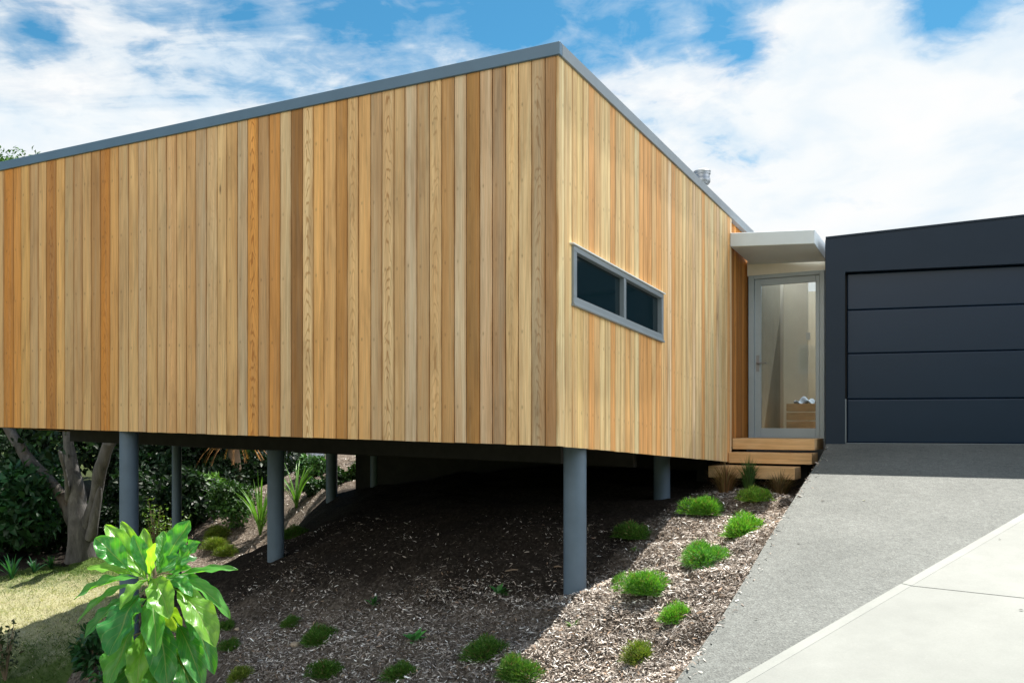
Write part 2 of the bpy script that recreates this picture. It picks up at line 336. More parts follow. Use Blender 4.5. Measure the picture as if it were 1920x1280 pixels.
# ------------------------------------------------------------------ terrain
edge_px = [(1548, 838), (1536, 862), (1520, 886), (1503, 912), (1487, 938), (1464, 973), (1438, 1014), (1400, 1080), (1352, 1158), (1304, 1228), (1262, 1282)]
edge = [drive_pt(*p) for p in edge_px]
e_dir = unit(edge[-1]-edge[-3]); edge_ext = edge+[edge[-1]+e_dir*1.0, edge[-1]+e_dir*2.5+np.array([.4, 0, 0]), edge[-1]+e_dir*5+np.array([1.4, 0, 0])]
for e in edge_ext: e[2] = drive_z(e[0], e[1])
cp = [P(1078, 1118, 7.76), P(1240, 935, 10.8), P(517, 1030, 11.1), (-4.27, 9.9, -2.4), P(450, 1280, 7.7), P(900, 1280, 6.5), P(1150, 1280, 5.9),
      P(600, 930, 16.3), P(680, 885, 17.4), P(560, 985, 15.9), P(440, 1065, 14.6), P(622, 926, 15.5), P(703, 906, 15.6), P(620, 866, 19.0), P(680, 862, 18.8),
      (-3, 24, -.75), (2, 20, -.35), (0, 9.4, -1.2), (.6, 12.5, -.75), (2.6, 13.5, -.55), P(1360, 922, 10.8), P(1430, 925, 10.2), P(1475, 925, 9.9), P(1400, 905, 11.4), P(1285, 965, 9.7), P(1210, 1090, 8.0), (1.0, 7.7, -1.33),
      (-7.1, 13.0, -2.66), (-6.4, 11.2, -2.75), P(130, 1280, 9.5), P(200, 1058, 15.0), P(0, 1085, 14.5), P(385, 1075, 14.3), (-7.5, 15.5, -2.4),
      (-12, 12, -2.85), (-12, 18, -2.6), (-9, 6, -2.95), (-4, 3.5, -2.85), (-2.1, 5.2, -2.55), (-1, 3, -2.5), (0, 0, -2.6),
      (-10, 24, -2.1), (-7, 20, -1.9), (-4.8, 21, -1.2), (-16, 30, -2), (4, 28, -.5), (11, 26, -.3), (-5, 32, -.8), (14, 14, -.4), (-16, 4, -3), (-2, -4, -3.2)]
for i_, e in enumerate(edge_ext): cp.append((e[0], e[1], e[2]-(.5, .5, .42, .30, .17, .08, .05)[min(i_, 6)]))
for x, y in ((4.5, 10.4), (6, 9), (8, 8), (5, 7.5), (3.2, 7), (4, 5), (2.2, 4.6), (7, 4), (3, 2), (9, 2), (4, -2), (9, -4), (12, 6), (10, 9.5), (6.5, 12)):
    cp.append((x, y, min(drive_z(x, y), -.2)-.14))
cp = np.array([np.asarray(c, float) for c in cp])
def _tps(r2): return np.where(r2 > 1e-9, r2*np.log(np.maximum(r2, 1e-9)), 0)
_n = len(cp); _K = _tps(((cp[:, None, :2]-cp[None, :, :2])**2).sum(-1))+np.eye(_n)*.04
_A = np.zeros((_n+3, _n+3)); _A[:_n, :_n] = _K; _A[:_n, _n] = 1; _A[:_n, _n+1:] = cp[:, :2]; _A[_n, :_n] = 1; _A[_n+1:, :_n] = cp[:, :2].T
_w = np.linalg.solve(_A, np.r_[cp[:, 2], 0, 0, 0])
def terrain(x, y, rough=True):
    x = np.asarray(x, float); y = np.asarray(y, float); q = np.stack([x, y], -1).reshape(-1, 2); z = np.empty(len(q))
    for i in range(0, len(q), 20000):
        p = q[i:i+20000]; z[i:i+20000] = _tps(((p[:, None]-cp[None, :, :2])**2).sum(-1))@_w[:_n]+_w[_n]+p@_w[_n+1:]
    r = np.hypot(q[:, 0], q[:, 1]-12); t = np.clip((r-19)/10, 0, 1); t = t*t*(3-2*t)
    z = np.clip(z, -3.6, .3)*(1-t)+(-1.2+.02*np.clip(r-25, 0, 40))*t
    hb_ = np.clip((-q[:, 1]-4.5)/9, 0, 1); z = z+5.5*hb_*hb_*(3-2*hb_)  # unseen rise added behind the camera to block low sky light
    if rough:
        n = .018*(np.sin(q[:, 0]*5.1+1.3*np.sin(q[:, 1]*3.3))+np.sin(q[:, 1]*6.7+np.sin(q[:, 0]*4.4)))+.01*np.sin(q[:, 0]*17+q[:, 1]*13)
        on = in_drive(q); z = z+n
        z = np.where(on, np.minimum(z, drive_z(q[:, 0], q[:, 1])-.07), z)
    return z.reshape(x.shape)
# driveway outlines (plan)
bd0, bd1 = drive_pt(1920, 962), drive_pt(1367, 1280)
bdir = unit((bd0-bd1)[:2]); far = bd0[:2]+bdir*4.2; near = bd1[:2]-bdir*5.5
g_l = G0-gd*.2265; g_r = G0+gd*5.6
agg_poly = [tuple(e[:2]) for e in edge_ext]+[tuple(near)]+[tuple(far)]+[tuple(g_r+gn*-.05), tuple(g_l+gn*-.05)]
def in_poly(q, poly):
    x, y = q[:, 0], q[:, 1]; r = np.zeros(len(q), bool); n = len(poly)
    for i in range(n):
        (x0, y0), (x1, y1) = poly[i], poly[(i+1) % n]
        c = ((y0 > y) != (y1 > y)); r ^= c & (x < (x1-x0)*(y-y0)/((y1-y0) or 1e-12)+x0)
    return r
conc_out = [tuple(near), tuple(far), (14, 9.5), (14, -4.5), (1.5, -4.5)]
def in_drive(q): return in_poly(q, agg_poly) | in_poly(q, conc_out)
lawn_poly = [(-4.55, 6.2), (-4.75, 9.2), (-4.85, 10.2), (-4.95, 11.6), (-4.95, 13.2), (-5.3, 14.4), (-6.2, 15.3), (-7.2, 15.4), (-8.3, 14.9), (-9.2, 14.7), (-15, 15), (-15, 5)]
def hit(px, py, off=0):
    """ground point seen at a pixel of the photograph"""
    d = np.linspace(3.6, 30, 2600); z = terrain((px-HX)/F*d, d)
    below = ((HY-py)/F*d) <= z
    i = int(np.argmax(below)); dd = d[i]; return np.array([(px-HX)/F*dd, dd, z[i]+off])
def grade(a, b, step, growth, lo, hi):
    c = list(np.arange(a, b+1e-6, step)); st = step
    while c[-1] < hi: st *= growth; c.append(c[-1]+st)
    st = step; pre = []
    x = a
    while x > lo: st *= growth; x -= st; pre.append(x)
    return np.array(pre[::-1]+c)
gx = grade(-9, 4.2, .09, 1.35, -420, 420); gy = grade(3.6, 18, .09, 1.35, -420, 420)
XX, YY = np.meshgrid(gx, gy); ZZ = terrain(XX, YY); nx, ny = len(gx), len(gy)
V = np.stack([XX, YY, ZZ], -1).reshape(-1, 3)
ii, jj = np.meshgrid(np.arange(nx-1), np.arange(ny-1)); a = (jj*nx+ii).ravel(); FQ = np.stack([a, a+1, a+nx+1, a+nx], 1)
cen = V[FQ].mean(1)[:, :2]; wob = cen+.06*np.stack([np.sin(cen[:, 1]*9), np.sin(cen[:, 0]*8)], 1)
isl = in_poly(wob, lawn_poly)
def sub_mesh(mask, name, m):
    f = FQ[mask]; u, inv = np.unique(f, return_inverse=True)
    return mesh_obj(name, V[u], inv.reshape(f.shape), m, smooth=True)
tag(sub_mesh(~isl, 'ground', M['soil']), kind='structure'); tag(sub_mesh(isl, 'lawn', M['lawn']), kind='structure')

def slab(name, poly, dz, th, m, parent=None):
    top = [(x, y, drive_z(x, y)+dz) for x, y in poly]; n = len(poly); mb = MB()
    mb.add(top+[(x, y, z-th) for x, y, z in top], [tuple(range(n)), tuple(range(2*n-1, n-1, -1))]+[(i, i+n, (i+1) % n+n, (i+1) % n) for i in range(n)])
    return mb.build(name, m, parent)
perp = np.array([bdir[1], -bdir[0]])
J0 = drive_pt(1690, 1094)[:2]; J1 = drive_pt(1920, 1119)[:2]; jd = unit(J1-J0); jn = np.array([-jd[1], jd[0]])
J0 = J0+bdir*0; JE = J0+jd*9
agg_in = [tuple(e[:2]) for e in edge_ext]+[tuple(near-perp*.004)]+[tuple(far-perp*.004)]+agg_poly[-2:]
tag(slab('aggregate_driveway', agg_in, 0, .55, M['aggregate']), kind='structure')
ew = .065
p = lambda v: tuple(v)
a0, a1 = J0+perp*ew, J0
tag(slab('concrete_driveway', [p(J0+perp*ew+jn*.006), p(far+perp*ew), (14, 9.5), p(JE+jn*.006)], .002, .11, M['concrete']), kind='structure')
tag(slab('concrete_driveway', [p(near+perp*ew), p(J0+perp*ew-jn*.006), p(JE-jn*.006), (14, -4.5), (1.5, -4.5)], .002, .11, M['concrete']), kind='structure')
tag(slab('driveway_edging', [p(near), p(J0-bdir*.004), p(J0-bdir*.004+perp*(ew+.004)), p(near+perp*(ew+.004))], .0035, .11, M['concrete_edge']), kind='structure')
tag(slab('driveway_edging', [p(J0+bdir*.006), p(far), p(far+perp*(ew+.004)), p(J0+bdir*.006+perp*(ew+.004))], .0035, .11, M['concrete_edge']), kind='structure')
tag(slab('driveway_joint', [p(J0-jn*.02+perp*.02), p(JE-jn*.02), p(JE+jn*.02), p(J0+jn*.02+perp*.02)], -.006, .05, M['joint']), kind='structure')

# ------------------------------------------------------------------ cedar house
house = thing('cedar_house', 'flat-roofed house clad in upright cedar boards, raised on round posts', 'house')
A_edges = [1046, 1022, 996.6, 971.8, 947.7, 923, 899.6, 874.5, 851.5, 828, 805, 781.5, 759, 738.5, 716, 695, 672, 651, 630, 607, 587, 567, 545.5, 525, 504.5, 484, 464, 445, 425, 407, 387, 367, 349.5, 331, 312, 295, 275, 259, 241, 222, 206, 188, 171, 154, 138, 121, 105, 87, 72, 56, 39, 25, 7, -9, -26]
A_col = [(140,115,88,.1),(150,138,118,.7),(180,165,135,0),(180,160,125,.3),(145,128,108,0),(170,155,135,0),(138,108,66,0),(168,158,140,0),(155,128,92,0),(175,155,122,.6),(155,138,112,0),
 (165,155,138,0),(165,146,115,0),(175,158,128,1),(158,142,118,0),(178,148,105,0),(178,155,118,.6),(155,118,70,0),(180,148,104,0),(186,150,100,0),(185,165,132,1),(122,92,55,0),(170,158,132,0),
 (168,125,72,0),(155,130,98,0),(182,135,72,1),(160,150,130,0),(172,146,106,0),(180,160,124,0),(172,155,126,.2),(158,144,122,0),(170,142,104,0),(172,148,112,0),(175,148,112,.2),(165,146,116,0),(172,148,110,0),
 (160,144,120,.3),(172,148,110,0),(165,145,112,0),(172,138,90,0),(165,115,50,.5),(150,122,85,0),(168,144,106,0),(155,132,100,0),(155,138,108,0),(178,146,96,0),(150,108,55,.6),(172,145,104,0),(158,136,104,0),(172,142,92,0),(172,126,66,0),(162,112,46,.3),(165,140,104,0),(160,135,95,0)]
def cladding(name, edges, cols, org, d, n, h0, h1, gap, hole=None, label=None, KC=1.0, m='cedar'):
    vs, fs, cs, uvs, rn, fg, ul_ = [], [], [], [], [], [], []
    T = .018; ch = .0022
    def board(u0, u1, z0, z1, c, r, f):
        w = random.uniform(-.0012, .0012); k = len(vs)
        prof = [(u0, -T), (u0, -ch), (u0+ch, 0), (u1-ch, 0), (u1, -ch), (u1, -T)]
        for h in (z0, z1):
            for u, o in prof:
                vs.append(org+u*d+(o+w)*n+h*UP); cs.append(c); uvs.append((u, h)); rn.append(r); fg.append(f); ul_.append(2*(u-u0)/(u1-u0)-1)
        for q in range(5): fs.append((k+q, k+q+1, k+q+7, k+q+6))
        fs.append((k+5, k, k+6, k+11)); fs.append((k, k+1, k+2, k+3, k+4, k+5)[::-1]); fs.append((k+6, k+7, k+8, k+9, k+10, k+11))
    for i, c in enumerate(cols):
        u0, u1 = sorted((edges[i], edges[i+1])); u0 += gap/2; u1 -= gap/2
        cc = np.array(srgb(*c[:3])); cc = cc*(cc.mean()/.28)**(.18 if m == 'cedar' else 0)*KC; cc = np.minimum(cc, .85); r = random.random(); j = random.uniform(-.002, .002)
        if hole and u0 > hole[0]-.02 and u1 < hole[1]+.02:
            board(u0, u1, h0+j, hole[2], cc, r, c[3]); board(u0, u1, hole[3], h1, cc, r, c[3])
        else: board(u0, u1, h0+j, h1, cc, r, c[3])
    o = mesh_obj(name, vs, fs, M[m], house, col=cs, uv=uvs, attrs={'rnd': rn, 'fig': fg, 'ul': ul_})
    bm = bmesh.new(); bm.from_mesh(o.data); bmesh.ops.recalc_face_normals(bm, faces=bm.faces); bm.to_mesh(o.data); bm.free()
    if label: o['label'] = label
    return o
KA = 1.72
ea = [sA(x) for x in A_edges]; ea[0] = .019
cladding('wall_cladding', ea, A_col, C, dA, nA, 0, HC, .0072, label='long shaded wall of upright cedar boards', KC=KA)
wb0, wb1, wh0, wh1 = .245, 2.385, 1.185, 1.66
eb = [0.0]; 
while eb[-1] < 4.95: eb.append(eb[-1]+.1165)
eb[-1] = 4.97
# make board joints coincide with the window sides
def snap(arr, v):
    i = int(np.argmin(np.abs(np.array(arr)-v))); arr[i] = v
snap(eb, wb0+.01); snap(eb, wb1-.01)
B_pal = [(194,172,138,.1), (196,172,134,0), (198,170,126,0), (190,163,122,0), (190,155,108,0), (200,178,144,0), (188,172,146,0), (184,145,96,0), (194,168,128,.2), (190,163,124,0)]  # paler than the long wall's boards: sunlight put into the colour
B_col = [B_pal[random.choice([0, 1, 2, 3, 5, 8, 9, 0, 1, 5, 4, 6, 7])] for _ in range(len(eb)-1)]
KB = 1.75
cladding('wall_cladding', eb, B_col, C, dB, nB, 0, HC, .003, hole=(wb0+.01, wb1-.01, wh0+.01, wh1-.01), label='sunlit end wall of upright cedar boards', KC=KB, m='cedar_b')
eb2 = [4.97+.1*i for i in range(11)]
B2 = [random.choice([(172,118,58,0), (160,108,52,0), (182,130,70,0), (150,98,44,0)]) for _ in range(10)]  # same wall under the canopy, its shade put into darker board colours
cladding('wall_cladding', eb2, B2, C-.05*nB, dB, nB, .02, HC, .004, label='cedar boards set back beside the entry door, canopy shade put into their orange', KC=KB)
# plain outer walls behind and to the left
for org, d, n, ln in ((Hs(SE, 0, 0), dB, -dA, BE), (Hs(0, BE, 0), dA, -nA, SE)):
    e = [i*.118 for i in range(int(ln/.118)+1)]; n = np.array([n[0], n[1], 0.])
    cladding('wall_cladding', e, [random.choice(A_col) for _ in e[1:]], org, d, n, 0, HC, .005, KC=KA)
bk = MB()
def wall_sheet(mb, p0, p1, n, z0, z1, t=.03):
    mb.box(p0+n*-.0175+UP*z0-n*t, (p1-p0), n*t, UP*(z1-z0))
wall_sheet(bk, Hs(.02, 0, 0), Hs(SE, 0, 0), nA, .004, HC); 
for b0, b1, z0, z1 in ((.05, wb0, .004, HC), (wb1, 4.97, .004, HC), (wb0, wb1, .004, wh0), (wb0, wb1, wh1, HC)):
    wall_sheet(bk, Hs(0, b0, 0), Hs(0, b1, 0), nB, z0, z1)
wall_sheet(bk, Hs(0, 4.97, 0)-.05*nB, Hs(0, BE, 0)-.05*nB, nB, .022, HC)
wall_sheet(bk, Hs(SE, 0.03, 0), Hs(SE, BE, 0), unit([-dA[0]*-1, -dA[1]*-1, 0]), .004, HC); wall_sheet(bk, Hs(.02, BE, 0), Hs(SE, BE, 0), -nA, .004, HC)
bk.build('wall_lining', M['cedar_gap'], house)
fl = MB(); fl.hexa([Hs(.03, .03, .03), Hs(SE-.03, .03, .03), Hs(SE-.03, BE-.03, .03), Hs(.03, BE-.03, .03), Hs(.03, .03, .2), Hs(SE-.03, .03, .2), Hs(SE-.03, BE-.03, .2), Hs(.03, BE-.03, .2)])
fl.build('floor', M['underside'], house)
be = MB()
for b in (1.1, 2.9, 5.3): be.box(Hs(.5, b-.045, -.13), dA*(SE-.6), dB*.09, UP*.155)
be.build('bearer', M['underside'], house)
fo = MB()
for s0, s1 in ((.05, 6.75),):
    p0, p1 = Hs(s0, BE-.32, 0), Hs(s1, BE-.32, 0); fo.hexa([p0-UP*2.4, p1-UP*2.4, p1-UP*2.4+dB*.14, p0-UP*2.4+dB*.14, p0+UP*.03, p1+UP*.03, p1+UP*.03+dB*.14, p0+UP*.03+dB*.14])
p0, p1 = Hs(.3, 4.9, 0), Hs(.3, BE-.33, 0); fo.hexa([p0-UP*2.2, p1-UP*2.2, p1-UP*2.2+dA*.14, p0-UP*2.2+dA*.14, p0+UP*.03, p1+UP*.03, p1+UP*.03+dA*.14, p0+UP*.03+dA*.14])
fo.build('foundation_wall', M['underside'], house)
# roof and fascia
o_ = .022; rf = MB()
def ring(s0, s1, b0, b1, h0, h1): return [Hs(s0, b0, h0), Hs(s1, b0, h0), Hs(s1, b1, h0), Hs(s0, b1, h0), Hs(s0, b0, h1), Hs(s1, b0, h1), Hs(s1, b1, h1), Hs(s0, b1, h1)]
rf.hexa(ring(.01, SE-.01, .01, BE-.01, HC+.004, HT-.03)); roof = rf.build('roof', M['roofing'], house)
fa = MB()
fa.hexa(ring(-o_, SE+o_, -o_, .03, HC-.006, HT)); fa.build('fascia', M['fascia'], house, .003)['label'] = 'metal fascia along the long wall, bluish shade put into its colour'
fb = MB(); fb.hexa(ring(-o_, .03, .032, BE+o_, HC-.006, HT)); fb.hexa(ring(SE-.03, SE+o_, .032, BE+o_, HC-.006, HT)); fb.hexa(ring(.032, SE-.032, BE-.03, BE+o_, HC-.006, HT))
fb.build('fascia', M['alu'], house, .003)['label'] = 'metal fascia over the sunlit end wall, the light put into its paler colour'
fc = np.array([2.49, 11.65, 0]); fu = MB(); fu.tube([fc+UP*2.6, fc+UP*3.17], .062, 20); flue = fu.build('flue', M['stainless'], roof, smooth=True)
fu = MB(); fu.tube([fc+UP*3.10, fc+UP*3.12, fc+UP*3.13, fc+UP*3.17, fc+UP*3.18, fc+UP*3.22, fc+UP*3.23, fc+UP*3.262, fc+UP*3.27, fc+UP*3.285], [.085, .10, .106, .106, .098, .098, .108, .108, .112, .09], 24); fu.build('flue_cap', M['stainless'], roof, smooth=True)
# window in the end wall
win = MB(); fw = .046
def wb(mb, b0, b1, h0, h1, o0, o1): mb.box(Hs(0, b0, h0)+nB*o0, dB*(b1-b0), nB*(o1-o0), UP*(h1-h0))
wb(win, wb0, wb1, wh1-fw, wh1, -.05, .02); wb(win, wb0, wb1, wh0, wh0+fw+.01, -.05, .02); wb(win, wb0, wb0+.062, wh0+fw+.01, wh1-fw, -.05, .02); wb(win, wb1-.05, wb1, wh0+fw+.01, wh1-fw, -.05, .02)
window = win.build('window', M['alu'], house, .003)
mu = MB(); wb(mu, 1.33, 1.385, wh0+fw+.011, wh1-fw-.001, -.05, .016); mu.build('mullion', M['alu'], window, .002)
for b0, b1 in ((wb0+.063, 1.329), (1.386, wb1-.051)):
    m_ = MB(); wb(m_, b0, b1, wh0+fw+.012, wh1-fw-.002, -.036, -.028); m_.build('pane', M['glass_dark'], window)
m_ = MB(); wb(m_, wb0-.04, wb1+.02, wh1+.002, wh1+.012, -.01, .036); m_.build('head_flashing', M['white_trim'], window)
m_ = MB(); wb(m_, wb0-.005, wb1+.005, wh0-.022, wh0-.001, -.01, .032); m_.build('sill', M['alu'], window, .002)
# entry: link wall, door, canopy
D0, D1 = np.array([3.236, 12.16]), np.array([4.10, 11.68]); dd = unit(D1-D0); dlen = np.linalg.norm(D1-D0); din = np.array([-dd[1], dd[0]])
d3 = np.array([*dd, 0]); i3 = np.array([*din, 0]); DB = np.array([*D0, 0])
zT0, zT1, zB = 2.012, 1.965, -.26
def dbox(mb, u0, u1, z0, z1, v0, v1): mb.box(DB+d3*u0+i3*v0+UP*z0, d3*(u1-u0), i3*(v1-v0), UP*(z1-z0))
ZD = 1.985
m_ = MB(); dbox(m_, -.02, dlen+.3, ZD+.002, 2.2, 0, .1); m_.build('header_panel', M['cream'], house)
m_ = MB(); dbox(m_, 0, .075, zB, ZD, -.02, .08); dbox(m_, dlen-.055, dlen+.004, zB, ZD, -.02, .08); dbox(m_, .075, dlen-.055, ZD-.05, ZD, -.02, .08); dbox(m_, dlen+.004, dlen+.3, zB, ZD, .01, .1)
dfr = m_.build('door_frame', M['door_alu'], house, .004)
m_ = MB(); z0, z1 = zB+.04, ZD-.055; u0, u1 = .08, dlen-.06
dbox(m_, u0, u0+.085, z0, z1, .0, .05); dbox(m_, u1-.05, u1, z0, z1, .0, .05); dbox(m_, u0+.085, u1-.05, z1-.085, z1, .0, .05); dbox(m_, u0+.085, u1-.05, z0, z0+.13, .0, .05)
door = m_.build('entry_door', M['door_alu'], house, .004)
m_ = MB(); dbox(m_, u0+.086, u1-.051, z0+.131, z1-.086, .02, .028); m_.build('pane', M['glass'], door)
m_ = MB(); hp = DB+d3*(u0+.045)+UP*.79; m_.box(hp-d3*.02-i3*.012-UP*.11, d3*.04, i3*.012, UP*.22); m_.tube([hp-i3*.012, hp-i3*.055, hp-i3*.058+d3*.02, hp-i3*.058+d3*.13], .010, 8); m_.build('handle', M['stainless'], door, smooth=True)
m_ = MB(); dbox(m_, -.03, dlen+.3, zB-.25, zB-.002, 0, .12); m_.build('threshold', M['alu'], house, .003)
cf0, cf1 = np.array([2.785, 11.36]), np.array([3.695, 10.86]); cb0, cb1 = np.array([3.236+.03, 12.17]), np.array([4.10, 11.60])
V3 = lambda q, z: np.array([q[0], q[1], z])
m_ = MB(); m_.hexa([V3(cf0, 2.232), V3(cf1, 2.170), V3(cb1, 2.085), V3(cb0, 2.145), V3(cf0, 2.404), V3(cf1, 2.342), V3(cb1, 2.30), V3(cb0, 2.36)])
can = m_.build('entry_canopy', M['canopy'], house, .006)
# entry hall behind the glass door, roof mostly left off, an added opening for daylight
hb = 3.0
m_ = MB(); dbox(m_, .02, .06, zB, 2.14, .101, hb); dbox(m_, 1.26, 1.3, zB, 2.14, .101, hb); dbox(m_, .02, 1.3, zB, 2.14, hb, hb+.05)
dbox(m_, .06, .42, zB, 2.14, 1.9, 1.95)
m_.build('hall_wall', M['inner'], house)
m_ = MB(); dbox(m_, .061, .075, zB, 2.1, .35, 1.6); m_.build('hall_panel', M['inner_dark'], house)
m_ = MB(); dbox(m_, .40, .46, 1.25, 1.36, 1.885, 1.899); m_.build('light_switch', M['white_trim'], house)
m_ = MB(); dbox(m_, .02, 1.3, zB-.03, zB, .101, hb); m_.build('hall_floor', M['timber_floor'], house)
m_ = MB(); dbox(m_, .0, 1.32, 2.142, 2.2, .102, .28); m_.build('hall_roof', M['roofing'], house)
crp = DB+d3*.27+i3*1.1+UP*zB
cr = thing('wooden_crate', 'slatted wooden crate on the hall floor behind the glass door', 'crate', crp)
for k, (zz, hh) in enumerate(((.02, .11), (.15, .11), (.28, .11), (.41, .11))):
    for (o2, aa, bb) in (((0, 0), (.4, 0), (0, .015)), ((0, .3), (.4, 0), (0, .015)), ((0, .016), (.015, 0), (0, .283)), ((.385, .016), (.015, 0), (0, .283))):
        m_ = MB(); m_.box(d3*o2[0]+i3*o2[1]+UP*zz, d3*aa[0]+i3*aa[1], d3*bb[0]+i3*bb[1], UP*hh); m_.build('slat', M['crate'], cr, .002)
m_ = MB(); m_.box(d3*.02+i3*.02, d3*.36, i3*.27, UP*.018); m_.build('base', M['crate'], cr)
vs = []; fs = []; n_ = 14
for j in range(n_):
    for i in range(n_):
        u, v = i/(n_-1), j/(n_-1); h = .535+.07*math.sin(u*3.1)*math.sin(v*3.0)+.03*math.sin(u*11+v*7)
        pass
        vs.append(crp+d3*(.10+.28*u)+i3*(.01+.28*v)+UP*h)
fs = [(j*n_+i, j*n_+i+1, (j+1)*n_+i+1, (j+1)*n_+i) for j in range(n_-1) for i in range(n_-1)]
o = mesh_obj('folded_cloth', vs, fs, M['blue_cloth'], smooth=True); so = o.modifiers.new('thick', 'SOLIDIFY'); so.thickness = .02
tag(o, 'pale blue cloth heaped on the wooden crate behind the door', 'cloth')
# posts
def post(px, d, r, base_py=None, lab=None, push=0):
    x, y = (px-HX)/F*d, d; zb = float(terrain(x, y))-.15
    rel = np.array([x, y])-C[:2]; s_, b_ = rel@dA[:2], rel@dB[:2]; zt = C[2]+s_*dA[2]+b_*dB[2]+.031
    m_ = MB(); m_.tube([(x, y, zb), (x, y, zt)], r, 32); o = m_.build('post', M['steel'], house, smooth=True)
    if lab: o['label'] = lab
    return o
post(1078, 7.76, .10, lab='stout grey post under the near corner'); post(1241, 10.8, .10); post(517, 10.6, .098); post(242, 9.9, .10); post(331.5, 12.65, .066, lab='slender post')
post(622, 15.2, .098); post(703, 15.2, .08)

# ------------------------------------------------------------------ steps
st = thing('entry_steps', 'three broad timber treads stepping up to the glass entry door', 'steps')
def tread(p0, ln, dep, zt, th, lab):
    m_ = MB(); m_.box(np.array([p0[0], p0[1], zt-th]), d3*ln, i3*dep, UP*th); o = m_.build('tread', M['step'], st, .006, seg=2); o['label'] = lab; return o
d3s = d3
tread((2.835, 11.45), 1.02, .62, -.216, .138, 'top tread below the door'); tread((2.742, 11.275), 1.02, .40, -.388, .134, 'middle tread')
tread((2.449, 11.10), 1.05, .36, -.550, .145, 'lowest tread with a pale end')
m_ = MB(); m_.box(np.array([2.95, 11.42, -1.1]), d3*.09, i3*.35, UP*.40); m_.box(np.array([3.30, 10.90, -1.15]), d3*.07, i3*.07, UP*.45); m_.box(np.array([2.9, 11.55, -1.1]), d3*.9, i3*.3, UP*.55); m_.build('support', M['underside'], st)

# ------------------------------------------------------------------ garage
gar = thing('garage', 'charcoal garage with a wide sectional door at the top of the driveway', 'garage', (0, 0, 0))
g3 = np.array([*gd, 0]); gi = np.array([*dB[:2], 0]); gi = unit(gi); go = np.array([*gn, 0]); GB = np.array([*G0, 0])
uL, uR, UE = -.2265, 4.8, 5.7; zl, zs = 2.26, .057; zb_ = -.40
def gz(u): return zl+zs*(u-uL)
def gpoly(mb, u0, u1, z0a, z0b, z1a, z1b, v0, v1):
    q = lambda u, z, v: GB+g3*u+(-go)*v+UP*z
    mb.hexa([q(u0, z0a, v0), q(u1, z0b, v0), q(u1, z0b, v1), q(u0, z0a, v1), q(u0, z1a, v0), q(u1, z1b, v0), q(u1, z1b, v1), q(u0, z1a, v1)])
zh = 1.84; m_ = MB()
gpoly(m_, uL, 0.0, zb_, zb_, zh, zh, 0, .2); gpoly(m_, uR, UE, zb_, zb_, zh, zh, 0, .2); gpoly(m_, uL, UE, zh, zh, gz(uL), gz(UE), 0, .2)
# side and back walls
q0 = GB+g3*uL-go*.2; m_.hexa([q0+UP*zb_, q0+g3*.15+UP*zb_, q0+g3*.15+gi*5.5+UP*zb_, q0+gi*5.5+UP*zb_, q0+UP*gz(uL), q0+g3*.15+UP*gz(uL), q0+g3*.15+gi*5.5+UP*gz(uL), q0+gi*5.5+UP*gz(uL)])
q0 = GB+g3*(UE-.15)-go*.2; m_.hexa([q0+UP*zb_, q0+g3*.15+UP*zb_, q0+g3*.15+gi*5.5+UP*zb_, q0+gi*5.5+UP*zb_, q0+UP*gz(UE), q0+g3*.15+UP*gz(UE), q0+g3*.15+gi*5.5+UP*gz(UE), q0+gi*5.5+UP*gz(UE)])
q0 = GB+g3*(uL+.15)-go*.2+gi*5.3; w_ = g3*(UE-uL-.3); m_.hexa([q0+UP*zb_, q0+w_+UP*zb_, q0+w_+gi*.2+UP*zb_, q0+gi*.2+UP*zb_, q0+UP*gz(uL), q0+w_+UP*gz(UE), q0+w_+gi*.2+UP*gz(UE), q0+gi*.2+UP*gz(uL)])
m_.build('wall', M['dark_paint'], gar)
m_ = MB(); q = lambda u, v, z: GB+g3*u-go*v+UP*z
a_ = [q(uL, -.012, gz(uL)+.002), q(UE+.02, -.012, gz(UE)+.002), q(UE+.02, .2, gz(UE)+.002)+gi*5.5, q(uL, .2, gz(uL)+.002)+gi*5.5]
m_.hexa(a_+[v+UP*.022 for v in a_]); m_.build('roof', M['dark_paint'], gar)
gdoor = None; zp = [-.262, .276, .840, 1.379, zh-.006]
m_ = MB(); gpoly(m_, .004, uR-.004, -.262, -.262, zh-.006, zh-.006, .135, .16); gdoor = m_.build('garage_door', M['rubber'], gar)
for i in range(4):
    m_ = MB(); gpoly(m_, .03, uR-.006, zp[i]+.003, zp[i]+.003, zp[i+1]-.003, zp[i+1]-.003, .10, .133); m_.build('panel', M['door_paint'], gdoor, .014, seg=3)
m_ = MB(); gpoly(m_, .006, uR-.006, -.292, -.292, -.264, -.264, .095, .14); m_.build('bottom_seal', M['alu'], gdoor)
m_ = MB(); gpoly(m_, .004, .018, -.26, -.26, .28, .28, .06, .12); m_.build('side_strip', M['alu'], gdoor)
m_ = MB(); gpoly(m_, .02, uR, -.32, -.32, -.279, -.279, .01, .4); m_.build('sill', M['canopy'], gar)

